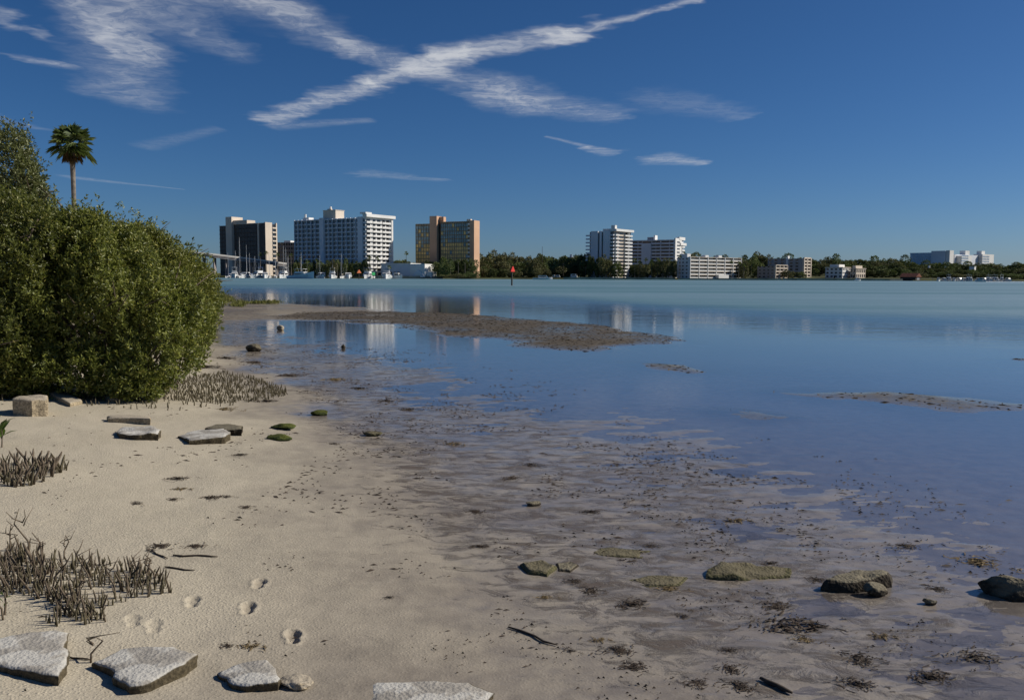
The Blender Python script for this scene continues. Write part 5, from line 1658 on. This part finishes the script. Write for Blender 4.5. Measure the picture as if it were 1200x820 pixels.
SP = []
for i in range(14):
    rng = np.random.default_rng(700 + i); mb = MB(); spike(mb, 0, 0, 0, 1.0, .055 * rng.uniform(.8, 1.35), rng)
    me = mb.mesh('root_spike', True); me.materials.append(M_ROOTG if i % 4 == 3 else M_ROOT); SP.append(me)


def pip(x, y, poly):
    return poly_sd(np.array([float(x)]), np.array([float(y)]), poly)[0] > 0


def scatter_px(poly, n_, rng, clump=None):
    xs = [p[0] for p in poly]; ys = [p[1] for p in poly]; out = []
    while len(out) < n_:
        x, y = rng.uniform(min(xs), max(xs)), rng.uniform(min(ys), max(ys))
        # even over the ground, not over the picture
        if rng.random() > ((max(min(ys), 324 + 1) - 324) / (y - 324)) ** 3 and (y - 324) > 0 and rng.random() > .5: continue
        if not pip(x, y, poly): continue
        if clump and vnoise(np.array([x / clump[0]]), np.array([y / clump[1]]), 5)[0] < clump[2]: continue
        out.append((x, y))
    return out


rngr = np.random.default_rng(900)
CL1 = [(-40, 650), (20, 640), (80, 655), (140, 662), (190, 676), (203, 694), (160, 702), (120, 712), (125, 728), (70, 737), (30, 722), (0, 728), (-40, 730)]
for (x, y) in scatter_px(CL1, 300, rngr, (26, 12, .34)):
    g = gpt(x, y); h = rngr.uniform(.035, .10) * (1.35 if rngr.random() < .2 else 1)
    o = link('root_spike', SP[rngr.integers(14)], None, None, g, (rngr.normal() * .12, rngr.normal() * .12, rngr.uniform(0, 6.28)), (h * 1.1, h * 1.1, h * 1.05))
    tag(o, 'brown mangrove root spike in the near left cluster above the concrete slabs', 'root', 'root spikes of the near left cluster')
CL2 = [(-30, 545), (10, 541), (45, 545), (82, 548), (70, 556), (48, 566), (30, 572), (-30, 571)]
for (x, y) in scatter_px(CL2, 80, rngr, (14, 8, .30)):
    g = gpt(x, y); h = rngr.uniform(.08, .16)
    o = link('root_spike', SP[rngr.integers(14)], None, None, g, (rngr.normal() * .12, rngr.normal() * .12, rngr.uniform(0, 6.28)), (h * 1.4, h * 1.4, h))
    tag(o, 'brown mangrove root spike in the dense tuft at the left edge below the leafy seedling', 'root', 'root spikes of the left edge tuft')
# the belt below the bush: too many to count
mb = MB()
for (x, y) in scatter_px(CL1, 480, rngr, (26, 12, .30)):
    g = gpt(x, y); spike(mb, g.x, g.y, g.z, rngr.uniform(.02, .065), rngr.uniform(.003, .006), rngr, 5)
for (x, y) in scatter_px(CL2, 160, rngr, (14, 8, .2)):
    g = gpt(x, y); spike(mb, g.x, g.y, g.z, rngr.uniform(.03, .09), rngr.uniform(.004, .007), rngr, 5)
CL3 = [(150, 462), (190, 452), (232, 440), (262, 436), (300, 444), (335, 456), (338, 464), (300, 471), (250, 473), (200, 469)]
for (x, y) in scatter_px(CL3, 1500, rngr):
    g = gpt(x, y); spike(mb, g.x, g.y, g.z, rngr.uniform(.025, .075), rngr.uniform(.004, .009), rngr, 5)
CL4 = [(60, 468), (200, 466), (290, 474), (200, 482), (90, 476)]
for (x, y) in scatter_px(CL4, 70, rngr):
    g = gpt(x, y); spike(mb, g.x, g.y, g.z, rngr.uniform(.03, .09), rngr.uniform(.006, .009), rngr, 5)
for (x, y) in scatter_px([(-20, 470), (160, 466), (160, 450), (-20, 455)], 120, rngr):
    g = gpt(x, y); spike(mb, g.x, g.y, g.z, rngr.uniform(.05, .12), rngr.uniform(.007, .01), rngr, 5)
tag(mb.build('root_spike_belt', M_ROOTG, smooth=True), 'dense belt of mangrove root spikes at the foot of the front bush', 'roots', None, 'stuff')
# tall bare twigs in the near cluster
TW = [(36, 654, 62, 'tall forked bare twig in the near root cluster, highest of all'), (12, 652, 40, 'bare twig at the left edge of the near root cluster'), (52, 668, 48, 'curved bare twig beside the highest twig'), (75, 655, 30, 'thin bare twig behind the middle of the near root cluster'),
      (108, 690, 52, 'bare twig rising in the middle of the near root cluster'), (136, 700, 48, 'dark bare twig with side shoots right of the cluster middle'), (182, 684, 42, 'bare twig at the right end of the near root cluster'), (159, 676, 26, 'short bare twig near the right end of the root cluster'),
      (60, 690, 46, 'leaning bare twig in the left half of the near root cluster'), (90, 712, 40, 'bare twig at the front of the near root cluster'), (20, 690, 44, 'leaning bare twig left of the cluster front'), (4, 726, 40, 'sprouting twig by the bottom left slab'),
      (106, 776, 34, 'single bare twig standing beside the pointed slab')]
for i, (x, y, hp, lb) in enumerate(TW):
    rng = np.random.default_rng(950 + i); g = gpt(x, y); h = hp * math.hypot(g.x, g.y) / 1000 * .85
    mb = MB(); ln = rng.normal() * .25
    pts = [Vector((0, 0, -.03)), Vector((ln * h * .2, 0, h * .35)), Vector((ln * h * .7 + rng.normal() * .02, rng.normal() * .02, h * .7)), Vector((ln * h, 0, h))]
    mb.tube(pts, [.006, .005, .004, .002], 6)
    for k in range(3):
        t = rng.uniform(.3, .8); s0 = pts[1].lerp(pts[3], t); mb.tube([s0, s0 + Vector((rng.normal() * .03, rng.normal() * .03, h * .12)), s0 + Vector((rng.normal() * .05, rng.normal() * .05, h * .28))], [.004, .003, .0015], 5)
    tag(mb.build('bare_twig', M_ROOT, None, g, smooth=True), lb, 'twig', 'bare twigs in the near root cluster')

# leafy seedlings
M_SEED = foliage('seedling_leaf', (0.07, 0.12, 0.02), (0.14, 0.21, 0.045), None, 0.35, 0.35, 6.0, 0.5)
LEAF1 = bpy.data.meshes.new('leaf')
LEAF1.from_pydata([(0, 0, 0), (.16, .35, .05), (.19, .62, .03), (0, 1, -.12), (-.19, .62, .03), (-.16, .35, .05), (0, .35, 0), (0, .65, -.02)], [],
                  [(0, 1, 6), (0, 6, 5), (1, 2, 7, 6), (6, 7, 4, 5), (2, 3, 7), (7, 3, 4)]); LEAF1.update(); LEAF1.materials.append(M_SEED)


def seedling(label, px, py, hpx, nl, lp, seed):
    rng = np.random.default_rng(seed); g = gpt(px, py); k = math.hypot(g.x, g.y) / 1000; h = hpx * k; ll = lp * k
    o = empty('mangrove_seedling', g); tag(o, label, 'seedling', 'leafy seedlings on the sand')
    MB().tube([(0, 0, -.02), (.01, 0, h * .5), (.0, .01, h * .9)], [.007, .005, .003], 6).build('stem', M_ROOT, o)
    for i in range(nl):
        z = h * (.35 + .6 * i / nl); az = i * 2.4 + rng.uniform(-.4, .4)
        link('leaf', LEAF1, None, o, (0, 0, z), (R(rng.uniform(10, 60)), 0, az), (ll, ll, ll))


seedling('leafy green seedling at the left edge of the beach', 2, 524, 24, 11, 16, 41)
seedling('second leafy seedling half out of the left edge of the beach', -9, 520, 26, 10, 16, 42)
seedling('tiny green sprout in the sand by the bottom left slab', 5, 720, 26, 4, 9, 43)
seedling('small leafy shoot low in front of the left edge mangrove', 20, 449, 26, 12, 11, 44)

# ------------------------------------------------------------------ weed and drift on the sand
M_WEED = simple('brown_seaweed', (0.050, 0.034, 0.022), 0.75, 0.3, 0.5, 40.0)
M_WEED2 = simple('tan_seaweed', (0.16, 0.115, 0.055), 0.85, 0.2, 0.5, 40.0)
M_STICK = simple('wet_driftwood', (0.050, 0.038, 0.028), 0.8, 0.3, 0.4, 30.0)


def weed_mesh(seed, n_=70, spread=1.0):
    rng = np.random.default_rng(seed); V = []; F = []
    for i in range(n_):
        r_ = abs(rng.normal()) * .38; a = rng.uniform(0, 6.28); x, y = math.cos(a) * r_ * 1.5, math.sin(a) * r_
        z = .14 * math.exp(-r_ * r_ * 4) * rng.random() + .015
        th = rng.normal() * .7; l_ = rng.uniform(.12, .5); wd = rng.uniform(.012, .035); b0_ = len(V); k = rng.normal() * 1.6
        for j in range(4):
            V.append((x - math.sin(th) * wd, y + math.cos(th) * wd, max(.004, z + rng.normal() * .02))); V.append((x + math.sin(th) * wd, y - math.cos(th) * wd, max(.004, z + .02 + rng.normal() * .02)))
            x += math.cos(th) * l_ / 3; y += math.sin(th) * l_ / 3; th += k / 3; z = max(.006, z - .02)
        for j in range(3): F.append((b0_ + 2 * j, b0_ + 2 * j + 1, b0_ + 2 * j + 3, b0_ + 2 * j + 2))
    me = bpy.data.meshes.new('seaweed_clump'); me.from_pydata(V, [], F); me.update(); return me


WM = []
for i in range(10):
    me = weed_mesh(1200 + i, 60 + 10 * (i % 4)); me.materials.append(M_WEED2 if i % 5 == 4 else M_WEED); WM.append(me)
BIGW = [(737, 708, 34), (800, 722, 18), (730, 763, 34), (745, 781, 30), (857, 783, 28), (872, 806, 36), (852, 762, 20), (917, 735, 60), (950, 732, 40), (1012, 772, 36), (695, 692, 26), (675, 681, 20), (912, 710, 30), (945, 750, 24),
        (1140, 770, 40), (1085, 792, 40), (1000, 800, 36), (700, 750, 22), (668, 762, 18), (1150, 660, 40), (785, 690, 26), (820, 800, 26), (960, 680, 22), (640, 700, 18), (760, 640, 22), (860, 610, 26), (690, 600, 22), (560, 640, 18), (560, 600, 22),
        (620, 545, 24), (530, 520, 22), (480, 480, 22), (600, 560, 20), (455, 470, 20), (420, 455, 22), (395, 445, 26), (250, 583, 20), (265, 582, 16), (280, 533, 16), (290, 594, 14), (205, 561, 24), (210, 573, 18), (235, 430, 30), (262, 420, 24),
        (190, 640, 26), (232, 640, 22), (292, 757, 26), (268, 757, 16), (455, 700, 12), (205, 585, 14), (160, 590, 16), (390, 520, 14), (1065, 640, 24), (1100, 690, 20), (900, 660, 18), (1030, 745, 24), (340, 440, 24), (300, 425, 26), (310, 470, 20), (265, 480, 26)]
BIGW.sort(); kw = [0, 0]
for i, (x, y, wp) in enumerate(BIGW):
    g = gpt(x, y); s_ = wp * math.hypot(g.x, g.y) / 1000 * .75
    o = link('seaweed_clump', WM[i % 10], None, None, (g.x, g.y, max(g.z, 0.0) + .002), (0, 0, random.uniform(-.5, .5) + (PI if i % 2 else 0)), (s_, s_, s_ * .55))
    wet_side = x > 520
    kw[wet_side] += 1
    tag(o, ('brown seaweed clump stranded on the glistening mud flat, ' if wet_side else 'brown seaweed scrap on the sand or weed line, ') + ORD[kw[wet_side] - 1] + ' from left', 'seaweed',
        'seaweed clumps on the mud flat' if wet_side else 'seaweed scraps on the sand')
# countless crumbs and shreds
N_S = 8000
rx = RNG.uniform(-9, 5, N_S * 6); ry = 2.9 * (24 / 2.9) ** RNG.uniform(0, 1, N_S * 6)
sz, sm, sw, ss = ground_full(rx, ry)
pk = (sw * .9 * sstep(-6.5, -2.6, ss) + .07 * sstep(-10, -3, ss)) * sstep(.50, .66, vnoise(rx / .35, ry / .5, 91) * .6 + vnoise(rx / 1.3, ry / 1.7, 92) * .4) * sstep(-.012, -.003, sz)
keep = np.where(RNG.random(len(rx)) < pk * 1.0)[0][:N_S]
n_ = len(keep); x = rx[keep]; y = ry[keep]; z = np.maximum(sz[keep], 0) + .003
dst = np.hypot(x, y)
l_ = RNG.uniform(.004, .016, n_) * (1 + dst * .07) * np.where(RNG.random(n_) < .12, 2.2, 1) * (.55 + .45 * sstep(3.5, 7, dst)); wd = l_ * RNG.uniform(.06, .26, n_); th = RNG.normal(0, .6, n_)
cx_, sx2 = np.cos(th), np.sin(th)
up_ = RNG.uniform(.001, .010, n_)
V = np.stack([np.stack([x - cx_ * l_, y - sx2 * l_, z], 1), np.stack([x - sx2 * wd, y + cx_ * wd, z + up_], 1), np.stack([x + cx_ * l_, y + sx2 * l_, z], 1), np.stack([x + sx2 * wd, y - cx_ * wd, z], 1)], 1).reshape(-1, 3)
i0 = np.arange(n_) * 4
tag(link('seaweed_litter', mesh_np('seaweed_litter', V, np.stack([i0, i0 + 3, i0 + 2, i0 + 1], 1)), M_WEED), 'fine dark shreds of seaweed strewn over the wet sand', 'seaweed', None, 'stuff')
# tufts on the exposed weedy banks
rx = RNG.uniform(-14, 12, 60000); ry = RNG.uniform(9, 46, 60000)
sz, sm, sw, ss = ground_full(rx, ry)
keep = np.where((sm > .45) & (sz > .003) & (RNG.random(len(rx)) < .8))[0][:5000]
n_ = len(keep); x = rx[keep]; y = ry[keep]; z = sz[keep] - .003
l_ = RNG.uniform(.03, .10, n_); h_ = RNG.uniform(.005, .02, n_); th = RNG.uniform(0, 3.14, n_)
V = np.stack([np.stack([x - np.cos(th) * l_, y - np.sin(th) * l_, z], 1), np.stack([x + np.cos(th) * l_, y + np.sin(th) * l_, z], 1), np.stack([x + RNG.normal(0, .03, n_), y + RNG.normal(0, .03, n_), z + h_], 1)], 1).reshape(-1, 3)
i0 = np.arange(n_) * 3
tag(link('bank_weed', mesh_np('bank_weed', V, np.stack([i0, i0 + 1, i0 + 2], 1)), M_WEED), 'matted brown weed on the exposed mud banks', 'seaweed', None, 'stuff')
# green salt grass at the far end of the bank
M_GRASS = foliage('salt_grass', (0.10, 0.11, 0.03), (0.20, 0.19, 0.06), None, 0.25, 0.8, 1.0, 0.2)
rng = np.random.default_rng(61)
pxs = rng.uniform(232, 352, 5000); pys = rng.uniform(346, 362, 5000)
Vb = []; cnt = 0
base = []
for a, b_ in zip(pxs, pys):
    if b_ > 360.5 - abs(a - 285) * .12 or vnoise(np.array([a / 9]), np.array([b_ / 2.5]), 8)[0] < .42: continue
    g = gpt(a, b_)
    if g.z > .005: base.append(g)
base = np.array([tuple(q) for q in base])
k = np.repeat(base, 5, 0) + rng.normal(0, .10, (len(base) * 5, 3)) * np.array([1, 1, 0])
me = leaf_mesh('salt_grass', k, np.array([0, 0, 1.0]) + rng.normal(0, .35, k.shape), rng.uniform(.10, .30, len(k)), rng.uniform(.012, .03, len(k)), rng)
tag(link('salt_grass', me, M_GRASS), 'low green salt grass where the bank ends at the water', 'grass', None, 'stuff')
# sticks
def stick(label, a, b_, r_, seed, name='driftwood_stick'):
    rng = np.random.default_rng(seed); A = gpt(*a); Bq = gpt(*b_); d = Bq - A
    pts = [A + d * t + Vector((0, 0, r_ * .8 + max(0, -min(A.z, Bq.z)) + .002)) + Vector((rng.normal(), rng.normal(), 0)) * d.length * .025 for t in (0, .25, .5, .75, 1)]
    c = pts[2].copy()
    tag(MB().tube([p - c for p in pts], [r_ * .7, r_, r_ * .9, r_, r_ * .5], 7).build(name, M_STICK, None, c, smooth=True), label, 'stick')


stick('short black stick lying on the mud at the bottom right', (891, 797), (928, 814), .011, 1)
stick('thin dark twig lying on the sand beyond the root cluster', (203, 651), (255, 653), .006, 2)
stick('dark twig on the sand right of the root cluster end', (192, 664), (228, 670), .005, 3)
stick('crooked dark twig low on the sand near the weed scraps', (172, 645), (198, 655), .005, 4)
stick('thin dark twig on the wet sand left of the rocks', (598, 735), (652, 758), .006, 5)
stick('small stick beside the pointed concrete slab', (80, 771), (107, 774), .004, 6)
